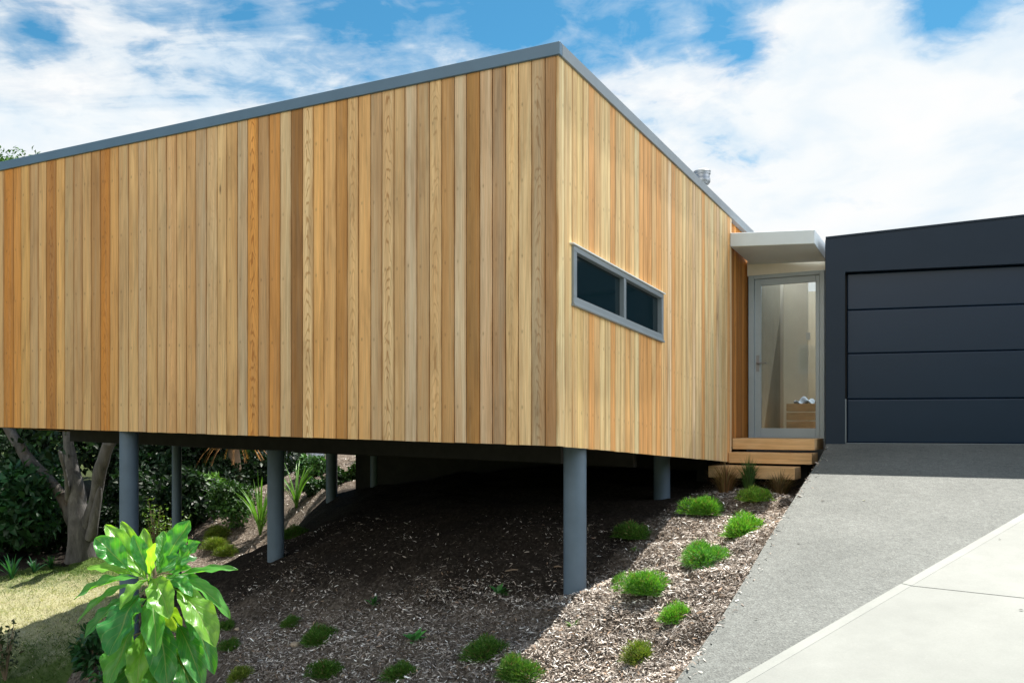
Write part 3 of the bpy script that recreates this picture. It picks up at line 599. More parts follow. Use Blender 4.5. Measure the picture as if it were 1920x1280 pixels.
# ------------------------------------------------------------------ vegetation builders (numpy, one mesh per part)
def blades(root, tip, width, side=None):
    """thin 3-point blades from arrays"""
    n = len(root); d = tip-root
    if side is None: side = rng.normal(size=(n, 3))
    w = np.cross(d, side); w /= np.maximum(np.linalg.norm(w, axis=1, keepdims=True), 1e-9); w *= np.asarray(width).reshape(-1, 1)/2
    v = np.stack([root-w, root+w, tip], 1).reshape(-1, 3); return v, np.arange(3*n, dtype=np.int32).reshape(n, 3)
def leaves(pos, axis, nrm, length, width):
    """folded lozenge leaves, 2 quads each"""
    n = len(pos); ax = axis/np.linalg.norm(axis, axis=1, keepdims=True); w = np.cross(ax, nrm); w /= np.maximum(np.linalg.norm(w, axis=1, keepdims=True), 1e-9); nn = np.cross(w, ax)
    L_ = np.asarray(length).reshape(-1, 1)*np.ones((n, 1)); W_ = np.asarray(width).reshape(-1, 1)*np.ones((n, 1))
    b = pos; t = pos+ax*L_-nn*L_*.12; m = pos+ax*L_*.5
    l = m+w*W_*.5+nn*W_*.18; r = m-w*W_*.5+nn*W_*.18
    v = np.stack([b, l, t, r, m], 1).reshape(-1, 3); k = np.arange(n, dtype=np.int32)[:, None]*5
    f = np.concatenate([k+np.array([[0, 4, 1, 1]]), k+np.array([[1, 4, 2, 2]]), k+np.array([[0, 3, 4, 4]]), k+np.array([[3, 2, 4, 4]])])[:, :3]
    return v, f.astype(np.int32)
def jit(c, n, k=.25, per=1):
    c = np.asarray(c); q = np.clip(rng.normal(1, k, (n, 1)), .35, 1.9)*c*(1+rng.normal(0, .08, (n, 3))); return np.repeat(np.clip(q, .004, .95), per, 0)
def rdir(n, up=0.):
    d = rng.normal(size=(n, 3)); d[:, 2] += up; return d/np.linalg.norm(d, axis=1, keepdims=True)

# ---- low groundcover mounds
def mound_mesh(n, cols):
    lobes = rng.normal(0, .3, (9, 2)); hs = rng.uniform(.55, 1, 9); rs = rng.uniform(.32, .55, 9)
    k = rng.integers(0, 9, n); d = rdir(n, .55); d[:, 2] = np.abs(d[:, 2])
    rad = rng.uniform(.72, 1.04, n)
    ctr = np.c_[lobes[k]*.75, np.zeros(n)]
    root = ctr+d*np.c_[rs[k], rs[k], hs[k]*.98]*rad[:, None]*.82
    tipd = d*.8+rdir(n)*.6; tipd[:, 2] += .30; tipd /= np.linalg.norm(tipd, axis=1, keepdims=True)
    sk = rng.random(n) < .14; tipd[sk, 2] = np.abs(tipd[sk, 2])*.15+.02; root[sk] = ctr[sk]+np.c_[d[sk, :2]*rs[k[sk], None]*rng.uniform(.7, 1.15, (sk.sum(), 1)), np.full(sk.sum(), .02)]
    tipd /= np.linalg.norm(tipd, axis=1, keepdims=True)
    ln = rng.uniform(.06, .17, n)*np.where(rng.random(n) < .12, 1.7, 1); tip = root+tipd*ln[:, None]
    v, f = blades(root, tip, rng.uniform(.016, .03, n))
    base = np.where(rng.random((n, 1)) < .28, np.array(cols[1]), np.array(cols[0]))*np.clip(rng.normal(1, .22, (n, 1)), .5, 1.7)
    c = np.repeat(base, 3, 0); dead = rng.random(n) < .06; c[np.repeat(dead, 3)] = (.22, .15, .07); c[2::3] *= 1.35
    me = mesh_obj('foliage', v*.5, f, M['needle'], col=c); me_data = me.data; bpy.data.objects.remove(me); return me_data
def stem_mesh():
    m_ = MB()
    for k in range(7):
        a = k*.9+random.random(); m_.tube([(0, 0, -.03), (.06*math.cos(a), .06*math.sin(a), .10), (.17*math.cos(a), .17*math.sin(a), .19)], [.010, .007, .004], 6)
    o = m_.build('stems', M['stem']); d = o.data; bpy.data.objects.remove(o); return d
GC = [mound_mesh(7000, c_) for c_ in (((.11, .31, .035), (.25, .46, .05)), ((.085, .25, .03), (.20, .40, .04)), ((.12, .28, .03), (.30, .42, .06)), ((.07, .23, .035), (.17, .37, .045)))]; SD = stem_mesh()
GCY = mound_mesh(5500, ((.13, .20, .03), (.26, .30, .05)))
GC_SHADED = mound_mesh(5500, ((.06, .15, .022), (.11, .23, .035)))  # darker copy for mounds in shadow, shade put into the foliage colour
def cover(px, py, wpx, label, kind=0, tall=.74, asp=1.0):
    p = hit(px, py); s = wpx/F*p[1]/.72
    o = thing('groundcover_plant', label, 'shrub', p, 'low groundcover plants in the bark mulch'); o.rotation_euler = (0, 0, random.random()*6.28); o.scale = (s*asp, s, s*tall)
    me = GC[random.randrange(4)] if kind == 0 else (GCY if kind == 1 else GC_SHADED)
    for nm, d in (('foliage', me), ('stems', SD)):
        link(bpy.data.objects.new(nm, d), o)
    return o
sunny = [(1321, 962, 78, 'bright green mound in sun below the left end of the lowest step', 0), (1419, 938, 66, 'compact green mound just in front of the lowest step', 0),
 (1391, 1004, 104, 'wide green mound with dry brown litter under its right side, nearest the driveway edge', 0), (1316, 1056, 98, 'dense round green mound in the middle of the sunlit strip', 0),
 (1213, 1108, 96, 'spreading green mound beside the tip of the shadow edge, right of the corner post', 0), (1264, 1162, 80, 'small neat green mound in sun between the corner post and the driveway', 0), (1197, 1240, 92, 'yellowish open-textured mound, lowest in the sunlit strip', 1)]
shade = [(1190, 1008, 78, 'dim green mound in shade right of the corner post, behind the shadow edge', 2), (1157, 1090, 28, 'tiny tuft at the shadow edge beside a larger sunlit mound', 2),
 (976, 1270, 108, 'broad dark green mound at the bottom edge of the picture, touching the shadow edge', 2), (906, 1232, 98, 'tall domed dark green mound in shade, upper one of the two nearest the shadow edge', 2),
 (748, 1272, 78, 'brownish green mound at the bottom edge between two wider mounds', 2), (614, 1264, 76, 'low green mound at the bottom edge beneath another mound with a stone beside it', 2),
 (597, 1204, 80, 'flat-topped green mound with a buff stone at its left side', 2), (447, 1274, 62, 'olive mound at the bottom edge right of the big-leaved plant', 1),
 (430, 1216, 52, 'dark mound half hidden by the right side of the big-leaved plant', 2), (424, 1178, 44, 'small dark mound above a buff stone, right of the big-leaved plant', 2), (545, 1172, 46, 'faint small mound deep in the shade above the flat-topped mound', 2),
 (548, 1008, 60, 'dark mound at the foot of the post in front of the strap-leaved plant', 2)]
for a in sunny: cover(*a[:4], kind=a[4])
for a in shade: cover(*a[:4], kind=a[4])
for a in ((402, 1008, 62, 'feathery green mound, highest of three on the sunlit bank behind the big-leaved plant'), (410, 1028, 60, 'feathery green mound, middle of three on the sunlit bank'), (424, 1040, 54, 'feathery green mound, lowest of three on the sunlit bank')):
    cover(*a, kind=1, tall=.7)
# ---- seedlings: rosettes of a few broad leaves
def seedling(px, py, wpx, label, c=(.06, .20, .05)):
    p = hit(px, py); s = wpx/F*p[1]*.55; n = 13; a = rng.uniform(0, 6.28, n); el = rng.uniform(.15, 1.2, n)
    d = np.c_[np.cos(a)*np.cos(el), np.sin(a)*np.cos(el), np.sin(el)]
    v, f = leaves(d*.15*s, d, np.tile([0, 0, 1.], (n, 1))+.3*rdir(n), s*rng.uniform(.6, 1, n), s*rng.uniform(.3, .45, n))
    o = mesh_obj('seedling', v, f, M['leaf'], col=jit(c, n, .2, 5)); o.location = p; return tag(o, label, 'seedling', 'young seedlings in the shaded mulch')
seedling(700, 1136, 40, 'thin upright seedling farthest left in the deep shade'); seedling(934, 1116, 48, 'bushy seedling in deep shade just left of the corner post'); seedling(777, 1204, 54, 'bright leafy seedling in shade with a pale stone at its right', (.08, .26, .06)); seedling(1075, 1176, 34, 'small yellow-green seedling below the foot of the corner post', (.12, .22, .05))
seedling(1190, 1034, 22, 'tiny seedling at the shadow edge under the dim mound', (.10, .2, .04))

# ---- grass tufts by the steps
def tuft(px, py, hpx, wpx, label, c, n=280, group='grass tufts in front of the steps'):
    p = hit(px, py); h = hpx/F*p[1]; w = wpx/F*p[1]; a = rng.uniform(0, 6.28, n); r = np.sqrt(rng.random(n))
    root = np.c_[np.cos(a)*r*w*.18, np.sin(a)*r*w*.18, np.full(n, -.02)]
    lean = r*w*.75*rng.uniform(.4, 1, n); hh = h*rng.uniform(.5, 1.05, n)*(1-.35*r)
    tip = root+np.c_[np.cos(a)*lean, np.sin(a)*lean, hh]; mid = root*.45+tip*.55+np.c_[-np.cos(a)*lean*.22, -np.sin(a)*lean*.22, hh*.12]
    wd = .010; sd = np.c_[-np.sin(a), np.cos(a), np.zeros(n)]*wd/2
    v = np.stack([root-sd, root+sd, mid+sd*.8, mid-sd*.8, tip+sd*.1, tip-sd*.1], 1).reshape(-1, 3); k = np.arange(n, dtype=np.int32)[:, None]*6
    f = np.concatenate([k+np.array([[0, 1, 2, 3]]), k+np.array([[3, 2, 4, 5]])])
    o = mesh_obj('grass_tuft', v, f, M['dry'], col=jit(c, n, .3, 6)); o.location = p; return tag(o, label, 'grass tuft', group)
tuft(1360, 922, 70, 62, 'brown dry grass tuft in front of the left end of the lowest step', (.27, .17, .08)); tuft(1404, 918, 76, 40, 'dark green grass tuft standing tallest before the steps', (.07, .13, .04)); tuft(1462, 928, 58, 56, 'reddish brown grass tuft before the right end of the lowest step', (.20, .14, .07))
# ---- strap-leaved plants
def flax(px, py, hpx, label, n=34, c=(.12, .26, .04)):
    p = hit(px, py); h = 1.2*hpx/F*p[1]; vs, fs, cs = [], [], []
    for i in range(n):
        a = random.uniform(0, 6.28); le = random.uniform(.15, .75); hh = h*random.uniform(.55, 1.1); w = random.uniform(.032, .06)
        cc = np.array(c)*random.uniform(.6, 1.4); k = len(vs)
        for j in range(6):
            t = j/5; rr = le*h*(t**1.5)*.85; z = hh*(t-.28*le*t**3); ww = w*(1-t**2)*(.7+.6*t)+.002
            for s in (-1, 0, 1):
                vs.append((math.cos(a)*rr-math.sin(a)*s*ww/2, math.sin(a)*rr+math.cos(a)*s*ww/2, z+(0 if s else -.004)-.02)); cs.append(cc*(1.4 if t > .8 else 1))
        for j in range(5):
            for s in range(2): fs.append((k+j*3+s, k+j*3+s+1, k+j*3+s+4, k+j*3+s+3))
    o = mesh_obj('strap_leaf_plant', vs, fs, M['leaf'], col=cs); o.location = p; return tag(o, label, 'plant', 'strap-leaved plants on the bank')
flax(488, 1002, 98, 'strap-leaved clump with pale tips on the sunlit bank left of a post', 34); flax(556, 952, 86, 'strap-leaved clump right of a post, on the upper bank', 22)
flax(618, 866, 46, 'far strap-leaved clump left of a slender back post, in bright sun', 22, (.16, .33, .05)); flax(672, 864, 40, 'far strap-leaved clump right of a back post, in bright sun', 16, (.18, .36, .06)); flax(588, 858, 30, 'far small strap-leaved clump before the grey shed', 14, (.2, .35, .07))
flax(22, 1086, 44, 'arching strap leaves at the far left edge of the lawn', 22, (.03, .13, .04)); flax(64, 1074, 30, 'smaller strap leaves at the far edge of the lawn, beside the left clump', 16, (.03, .12, .05)); flax(96, 1066, 26, 'low strap leaves between the left clumps and the tree', 12, (.025, .10, .03))

# ---- bushes and trees
def crown_mesh(name, lobes, n, size, cols, m, parent=None, up=.3, gap=.35):
    """leaves on the shells of many lobes; lobes: (centre, radius)"""
    ctr = np.array([l[0] for l in lobes]); rad = np.array([l[1] for l in lobes]).reshape(-1, 1)*np.ones((1, 3))
    w = rad[:, 0]**2; k = rng.choice(len(lobes), n, p=w/w.sum()); d = rdir(n, .15)
    r = rng.uniform(1-gap, 1.06, n)**.6; pos = ctr[k]+d*rad[k]*r[:, None]*np.array([1, 1, .85])
    ax = d*.5+rdir(n)*.8; ax[:, 2] -= .25; nm = d*.6+rdir(n)*.5; nm[:, 2] += up
    ln = size*rng.uniform(.6, 1.35, n); v, f = leaves(pos, ax, nm, ln, ln*rng.uniform(.38, .6, n))
    tone = rng.uniform(.65, 1.35, len(lobes))[k][:, None]; ci = rng.integers(0, len(cols), n)
    c = np.repeat(np.clip(np.array(cols)[ci]*tone*np.clip(rng.normal(1, .2, (n, 1)), .4, 1.7), .003, .9), 5, 0)
    return mesh_obj(name, v, f, m, parent, col=c)
def lobes(n, cx, cy, cz, rx, ry, rz, r0, r1):
    out = []
    for i in range(n):
        d = rdir(1)[0]; q = random.random()**.45; out.append((np.array([cx+d[0]*rx*q, cy+d[1]*ry*q, cz+d[2]*rz*q]), random.uniform(r0, r1)))
    return out
def limb(pts, r): return pts, r
DG = [(.010, .028, .008), (.017, .044, .012), (.012, .034, .012)]; MG = [(.04, .10, .02), (.07, .15, .03), (.05, .12, .028)]
# three-limbed tree on the lawn edge
tp = hit(150, 1048); td = tp[1]
T = lambda px, py, dy=0: P(px, py, td+dy)
tree = thing('tree', 'grey-barked tree whose short trunk splits into three limbs at the back of the lawn', 'tree', tp)
m_ = MB()
TK = .84
m_.tube([T(150, 1075), T(151, 1040), T(154, 1005), T(150, 975, .05), T(146, 945, .1), T(143, 915, .1), T(136, 885, .1), T(130, 850, .2), T(127, 815, .3), T(128, 760, .4), T(122, 690, .6), T(128, 600, .8)], [v_*TK for v_ in [.36, .29, .265, .24, .195, .165, .15, .125, .115, .11, .09, .06]], 18)
m_.tube([T(160, 1000, -.02), T(172, 960, -.05), T(180, 925, -.1), T(185, 895, -.15), T(192, 865, -.2), T(203, 835, -.2), T(216, 805, -.1), T(232, 760, .1), T(250, 690, .3)], [v_*TK for v_ in [.17, .125, .12, .135, .145, .135, .12, .10, .07]], 16)
m_.tube([T(140, 990, .1), T(128, 950, .1), T(108, 915, .15), T(82, 890, .2), T(56, 868, .25), T(36, 838, .3), T(18, 805, .4), T(-8, 760, .6), T(-40, 690, .9)], [v_*TK for v_ in [.17, .115, .10, .11, .125, .12, .11, .10, .07]], 16)
m_.tube([T(165, 1018, -.12), T(176, 985, -.18), T(182, 950, -.16), T(188, 905, -.18)], [.13, .09, .07, .05], 12)
m_.tube([T(128, 950, .1), T(126, 915, -.1), T(122, 880, -.2), T(110, 840, -.3)], [.06, .04, .035, .02], 8)
trk = put(m_.build('trunk', M['bark'], smooth=True), tree)
sd = trk.modifiers.new('s', 'SUBSURF'); sd.levels = sd.render_levels = 1
tx = bpy.data.textures.new('bark_lumps', 'CLOUDS'); tx.noise_scale = .35
dm = trk.modifiers.new('d', 'DISPLACE'); dm.texture = tx; dm.strength = .075; dm.mid_level = .5; dm.texture_coords = 'LOCAL'
lb = lobes(34, -9.6, 18.4, 3.2, 3.2, 2.6, 1.5, .7, 1.2)+[(T(128, 810, .2), .45), (T(95, 810, .4), .4), (T(170, 815, .8), .5), (T(40, 800, .5), .5)]
put(crown_mesh('crown', lb, 15000, .17, DG+MG[:1], M['dark_leaf']), tree)
def simple_tree(name, label, x, y, top, rad, n, cols, size=.2, base=None, cat='tree', group=None, trunk=True, lob=22):
    z0 = float(terrain(x, y)); o = thing(name, label, cat, (x, y, z0), group); b = z0+.3 if base is None else base
    if trunk:
        m_ = MB(); m_.tube([(x, y, z0-.2), (x+.1, y, z0+(top-z0)*.3), (x-.1, y+.1, z0+(top-z0)*.65), (x, y, top-1.6)], [.20, .16, .11, .04], 10)
        for k in range(5):
            a = k*1.26+random.random(); h = z0+(top-z0)*random.uniform(.25, .6); m_.tube([(x, y, h), (x+.5*rad*math.cos(a), y+.5*rad*math.sin(a), h+.5*rad*.8), (x+.8*rad*math.cos(a), y+.8*rad*math.sin(a), h+.8*rad)], [.09, .06, .02], 8)
        put(m_.build('trunk', M['bark'], smooth=True), o)
    cz = (top+b)/2; lb = lobes(lob, x, y, cz, rad*.8, rad*.7, (top-b)/2*.85, rad*.26, rad*.46)
    put(crown_mesh('crown' if trunk else 'foliage', lb, n, size, cols, M['dark_leaf']), o); return o
grp = 'trees behind the house'
simple_tree('tree', 'tall tree whose light leafy top shows above the roof at the left', -14.3, 24, 8.05, 2.3, 8000, MG, .12, 1.0, group=grp)
simple_tree('tree', 'dark tree behind the three-limbed tree, left of its trunk', -11.5, 21.8, 4.2, 2.6, 11000, DG, .19, -1.9, group=grp)
simple_tree('tree', 'dark tree behind the gap between the lawn tree and the left post', -8.4, 22.5, 4.0, 2.4, 11000, DG, .19, -1.7, group=grp)
simple_tree('tree', 'dark tree behind the slender post', -6.8, 25.0, 4.2, 2.3, 10000, DG, .19, -1.5, group=grp)
simple_tree('tree', 'dark tree at the far left edge behind the lawn', -15.2, 21, 4.6, 2.8, 11000, DG, .2, -2.2, group=grp)
for x_, y_, lab in ((-9.8, 27.5, 'dark evergreen far behind the gap left of the left post'), (-12.8, 28, 'dark evergreen far behind the lawn tree'), (-7.6, 28.5, 'dark evergreen far behind the slender post'), (-16.5, 27, 'dark evergreen farthest left behind the lawn')):
    simple_tree('tree', lab, x_, y_, 4.6, 2.6, 9000, DG, .24, -2.0, group=grp)
gb = 'dark shrubs under the trees'
simple_tree('shrub', 'large dark glossy shrub at the left edge, in front of the tree limb', -8.9, 16.1, -.55, 1.25, 5200, [(.02, .075, .022), (.03, .10, .03), (.015, .05, .015)], .17, -2.4, 'shrub', gb, False, 16)
simple_tree('shrub', 'dark shrub between the lawn tree and the left post', -6.5, 17.4, -.9, .9, 3000, DG, .14, -2.3, 'shrub', gb, False, 12)
simple_tree('shrub', 'dark shrub behind the slender post', -6.3, 19.0, -.7, 1.0, 3400, DG, .13, -2.1, 'shrub', gb, False, 12)
simple_tree('shrub', 'dark shrub with a few lit leaves right of the slender post', -5.35, 17.0, -1.15, .62, 2600, [(.03, .08, .02), (.05, .12, .02)], .09, -2.1, 'shrub', gb, False, 12)
simple_tree('shrub', 'dark mass of shrub behind the tree fern', -6.2, 21.5, -.35, 1.3, 4200, DG, .15, -1.9, 'shrub', gb, False, 14)
simple_tree('shrub', 'dark shrub low behind the lawn tree trunk', -7.7, 18.6, -1.2, 1.0, 3200, DG, .15, -2.4, 'shrub', gb, False, 12)
for x_, y_, lab in ((-8.3, 20.6, 'dark shrub right behind the left post, under the trees'), (-9.8, 23.2, 'dark shrub deep behind the lawn tree limbs'), (-7.5, 22.8, 'dark shrub deep behind the slender post')):
    simple_tree('shrub', lab, x_, y_, -.2, 1.25, 4200, DG, .16, -2.1, 'shrub', gb, False, 14)
simple_tree('shrub', 'dark shrub at the far left behind the glossy one', -11.2, 18.6, -.3, 1.5, 4200, DG, .17, -2.5, 'shrub', gb, False, 14)
simple_tree('shrub', 'bright small shrub seen between the slender post and the tree fern', -6.1, 18.2, -1.0, .35, 900, [(.10, .22, .04), (.14, .28, .05)], .12, -1.45, 'shrub', None, False, 6)
simple_tree('shrub', 'small shadowed shrub behind the upper strap-leaved clump', -4.15, 18.4, -.78, .42, 1500, [(.03, .09, .02), (.05, .13, .03)], .10, -1.2, 'shrub', gb, False, 8)
for px_, py_, r_, lab in ((592, 926, .30, 'dark low shrub on the upper bank just right of the upper strap-leaved clump'), (632, 912, .30, 'dark low shrub on the upper bank left of a back post'), (664, 898, .24, 'dark low shrub on the upper bank right of a back post')):
    p_ = hit(px_, py_); simple_tree('shrub', lab, p_[0], p_[1]+.2, p_[2]+r_*1.0, r_, 1300, [(.02, .055, .014), (.035, .09, .02)], .09, p_[2]-.05, 'shrub', 'low shrubs on the upper bank', False, 9)
for px_, py_, r_, lab in ((20, 1040, .55, 'dark leafy shrub at the left edge behind the arching strap leaves'), (78, 1042, .50, 'dark leafy shrub at the back of the lawn just left of the tree trunk'), (215, 1030, .5, 'dark leafy shrub at the back of the lawn just right of the tree trunk')):
    p_ = hit(px_, py_); simple_tree('shrub', lab, p_[0], p_[1]+.5, p_[2]+r_*1.9, r_, 2600, DG+[(.025, .07, .02)], .12, p_[2]-.1, 'shrub', gb, False, 12)
# airy small shrub beside the left post
def airy(px, py, hpx, wpx, label, c, n=260, lsz=.07):
    p = hit(px, py); h = hpx/F*p[1]; w = wpx/F*p[1]; o = thing('leafy_shrub', label, 'shrub', p); m_ = MB(); pos = []; ax = []
    for k in range(9):
        a = k*.7+random.random(); r = w*.5*random.uniform(.2, 1); hh = h*random.uniform(.55, 1.05)
        pts = [(0, 0, -.05), (r*.4*math.cos(a), r*.4*math.sin(a), hh*.5), (r*math.cos(a), r*math.sin(a), hh)]; m_.tube(pts, [.008, .006, .003], 5)
        for q in range(n//9):
            t = random.uniform(.3, 1); pos.append(np.array(pts[2])*t**1.2+np.array([0, 0, hh*t*.05])+rng.normal(0, .035, 3)); ax.append(rng.normal(size=3)+np.array([math.cos(a), math.sin(a), .2]))
    m_.build('stems', M['stem'], o); pos = np.array(pos); ax = np.array(ax); nn = len(pos)
    v, f = leaves(pos, ax, rdir(nn, 1.6), lsz*rng.uniform(.6, 1.2, nn), lsz*.5*rng.uniform(.7, 1.1, nn)); mesh_obj('foliage', v, f, M['leaf'], o, col=jit(c, nn, .3, 5)); return o
airy(290, 1040, 105, 62, 'airy shrub with small bright leaves between the left post and the slender post', (.13, .23, .04)); airy(322, 1030, 62, 66, 'low airy shrub with bright leaves in front of the slender post', (.12, .22, .035))
airy(172, 1268, 96, 74, 'dark leafy undergrowth shrub left of the big-leaved plant', (.03, .10, .03), 330, .12); airy(10, 1275, 112, 50, 'thin-leaved sprig at the left edge of the picture by the near lawn', (.06, .08, .035), 150, .08); airy(205, 1290, 50, 70, 'small bright shrub under the left side of the big-leaved plant', (.05, .17, .04), 220, .09)
# tree fern with hanging dead fronds
fp = P(440, 940, 19.6); fp[2] = float(terrain(fp[0], fp[1])); fern = thing('tree_fern', 'tree fern with brown hanging dead fronds behind the house', 'tree fern', fp)
m_ = MB(); fz = -.40; m_.tube([(0, 0, -.2), (.03, 0, .5), (-.02, 0, 1.0), (.0, 0, fz-fp[2])], [.16, .13, .12, .13], 12); m_.build('trunk', M['stem'], fern, smooth=True)
def fronds(name, n, ln, droop, rise, c, m, w=.16):
    vs, fs, cs = [], [], []
    for i in range(n):
        a = i*6.283/n+random.uniform(-.2, .2); L_ = ln*random.uniform(.8, 1.1); prev = None
        for j in range(26):
            t = j/25; p = np.array([math.cos(a)*L_*(t-.25*t*t*droop), math.sin(a)*L_*(t-.25*t*t*droop), fz-fp[2]+rise*t-droop*L_*t*t])
            ww = w*math.sin(min(1, t*1.25+.12)*math.pi*.92); sd_ = np.array([-math.sin(a), math.cos(a), 0])
            for s in (-1, 1):
                k = len(vs); q = p+sd_*s*ww+np.array([math.cos(a), math.sin(a), 0])*.06-np.array([0, 0, .05]); fw_ = np.array([math.cos(a), math.sin(a), -droop*t])*.02
                vs += [p-fw_, p+fw_, q]; fs.append((k, k+1, k+2)); cc = np.array(c)*random.uniform(.6, 1.4); cs += [cc]*3
    return mesh_obj(name, vs, fs, m, fern, col=cs)
fronds('fronds', 11, 1.5, .35, .55, (.10, .24, .03), M['leaf'], .2); fronds('dead_fronds', 14, .95, .75, .18, (.30, .15, .06), M['dry'], .13)
# far grey shed
sp = P(560, 845, 23.5); sz = float(terrain(sp[0], sp[1])); shed = thing('garden_shed', 'low grey shed far behind the house, glimpsed under its floor', 'shed', (sp[0], sp[1], sz))
m_ = MB(); m_.box((-1.2, 0, -.1), (1.55, 0, 0), (0, 1.6, 0), (0, 0, 1.9)); m_.build('wall', M['shed'], shed); m_ = MB(); m_.hexa([(-1.3, -.15, 1.802), (.45, -.15, 1.802), (.45, 1.75, 1.802), (-1.3, 1.75, 1.802), (-1.3, -.15, 1.86), (.45, -.15, 1.86), (.45, .8, 2.3), (-1.3, .8, 2.3)]); m_.build('roof', M['roofing'], shed)

# ---- big glossy-leaved plant in the foreground
PD = 5.2; pz = float(terrain((285-HX)/F*PD, PD)); pb = np.array([(285-HX)/F*PD, PD, pz])
big = thing('broad_leaved_plant', 'tall plant with large glossy bright green leaves in the left foreground', 'plant', pb)
def Z8(x, y, dy=0): return P(120+x/4, 960+y/4, PD+dy)
def big_leaf(base, tip, wid, lift, vs, fs, cs, uvs, c, face, stemlen=.19, wave=1.0):
    base, tip = np.asarray(base), np.asarray(tip); d = tip-base; ln = np.linalg.norm(d)
    ctrl = (base+tip)/2+np.array([0, 0, lift*ln]); nu, nv = 21, 10; k = len(vs); ph = random.uniform(0, 6)
    face = unit(face)
    for j in range(nu):
        t = j/(nu-1); p = (1-t)**2*base+2*t*(1-t)*ctrl+t*t*tip; tg = unit(2*(1-t)*(ctrl-base)+2*t*(tip-ctrl)); sd_ = np.cross(tg, face); sd_ = unit(sd_); nm = np.cross(sd_, tg)
        u = max(0, (t-stemlen)/(1-stemlen)); prof = 0 if t <= stemlen else (math.sin(math.pi*min(1, (u**1.12)*.985+.012))**.66)
        w = max(.006, wid*prof)
        for i in range(nv+1):
            q = i/nv*2-1; h = .20*abs(q)**1.3*w+wave*.11*w*math.sin(ph+t*24+q*1.5)*abs(q)**1.6+.05*w*math.sin(ph*2+t*11-q*4)+.02*wid*math.sin(t*30+q*3)*abs(q)
            vs.append(p+sd_*q*w/2+nm*h); uvs.append((q, u)); cs.append(c)
    for j in range(nu-1):
        for i in range(nv): fs.append((k+j*(nv+1)+i, k+j*(nv+1)+i+1, k+(j+1)*(nv+1)+i+1, k+(j+1)*(nv+1)+i))
vs, fs, cs, uvs = [], [], [], []
ctrp = lambda: Z8(650+random.uniform(-30, 30), 540+random.uniform(-70, 40), random.uniform(-.03, .03))
LV = [ # tip x, y, dy, width(zoom px), lift, facing, tone, base override
 (310, 95, .18, 150, .06, (.2, -.7, .7), 1.1, None), (235, 190, .0, 205, .05, (.45, -.8, .4), 1.2, (520, 470)), (600, 120, .22, 130, .02, (.1, -1, .3), 1, None), (945, 60, .10, 165, .02, (-.1, -1, .35), 1.25, (720, 430)),
 (1025, 225, .02, 185, .06, (-.2, -.6, .75), 1.25, (800, 440)), (75, 655, -.05, 130, .22, (-.2, -.35, .9), 1.05, (620, 500)), (100, 830, -.12, 115, .30, (-.4, -.5, .75), .95, (600, 540)), (1305, 430, .05, 95, .10, (0, -.45, .9), 1, (760, 500)),
 (1245, 795, -.05, 120, .35, (.3, -.5, .8), 1.05, (800, 520)), (790, 800, -.32, 225, .22, (.05, -.9, .5), .95, None), (340, 1075, -.34, 300, .16, (-.25, -.75, .65), 1.15, (600, 570)), (155, 945, -.22, 130, .18, (-.3, -.6, .7), 1, (520, 600)),
 (1135, 1010, -.24, 240, .26, (.35, -.65, .7), 1.05, (800, 560)), (1125, 1215, -.15, 190, .25, (.5, -.75, .5), 1, (860, 660)), (690, 1080, -.36, 170, .16, (0, -.9, .45), .9, None), (330, 1310, -.25, 230, .15, (-.3, -.85, .45), .9, (560, 800)),
 (780, 1330, -.38, 230, .14, (.05, -.95, .35), .85, (700, 760)), (1045, 1310, -.28, 190, .14, (.3, -.85, .4), .9, (820, 780)), (540, 1340, -.34, 180, .12, (-.1, -.9, .4), .85, (620, 820)), (955, 415, .0, 90, .12, (.1, -.5, .85), 1.2, (720, 520)),
 (745, 140, .2, 105, .0, (0, -1, .2), 1.05, (710, 430)), (960, 630, -.12, 110, .3, (.2, -.6, .7), 1.15, (760, 520)), (470, 300, .28, 150, .06, (.2, -.8, .5), .9, None), (860, 330, -.12, 120, .15, (0, -.6, .8), 1.15, (690, 500)),
 (420, 730, -.2, 120, .25, (-.3, -.6, .7), 1.0, None), (1010, 1450, -.2, 200, .1, (.3, -.8, .4), .8, (780, 950)), (420, 1480, -.2, 210, .1, (-.2, -.9, .4), .8, (600, 950)), (720, 1500, -.3, 210, .1, (0, -.9, .3), .8, (660, 980)),
 (860, 900, .18, 150, .2, (0, -.9, .4), .6, (700, 660)), (480, 900, .2, 150, .25, (-.2, -.8, .5), .6, (640, 640))]
LV += [(430, 70, .26, 120, .0, (.1, -.9, .4), 1.1, None), (520, 170, .05, 120, .05, (.1, -.7, .6), 1.2, None), (850, 140, .24, 120, .0, (-.1, -.9, .4), 1.0, None), (1000, 340, .22, 130, .06, (-.1, -.7, .7), 1.1, None), (170, 420, .12, 130, .12, (.1, -.5, .8), 1.15, None), (1130, 600, .1, 120, .2, (.2, -.5, .8), 1.1, None), (690, 230, -.12, 105, .05, (0, -.8, .6), 1.3, None)]
for tx_, ty_, dy, w, lift, fc_, tone, bo in LV:
    b_ = ctrp() if bo is None else Z8(bo[0], bo[1], dy*.15); t_ = Z8(tx_, ty_, dy)
    c = np.array(random.choice([(.05, .22, .045), (.085, .30, .05), (.16, .36, .05), (.10, .33, .06), (.04, .19, .05)]))*tone*1.2*random.uniform(.85, 1.15)
    big_leaf(b_, t_, w*random.uniform(.84, 1.04)/4/F*PD, lift, vs, fs, cs, uvs, c, fc_)
o = put(mesh_obj('leaves', vs, fs, M['bigleaf'], col=cs, uv=uvs, smooth=True), big)
m_ = MB(); m_.tube([(pb[0]+.02, pb[1], pz-.1), Z8(690, 1500), Z8(670, 1000), Z8(668, 650), Z8(680, 470), Z8(668, 330, .02)], [.028, .024, .02, .017, .012, .006], 10)
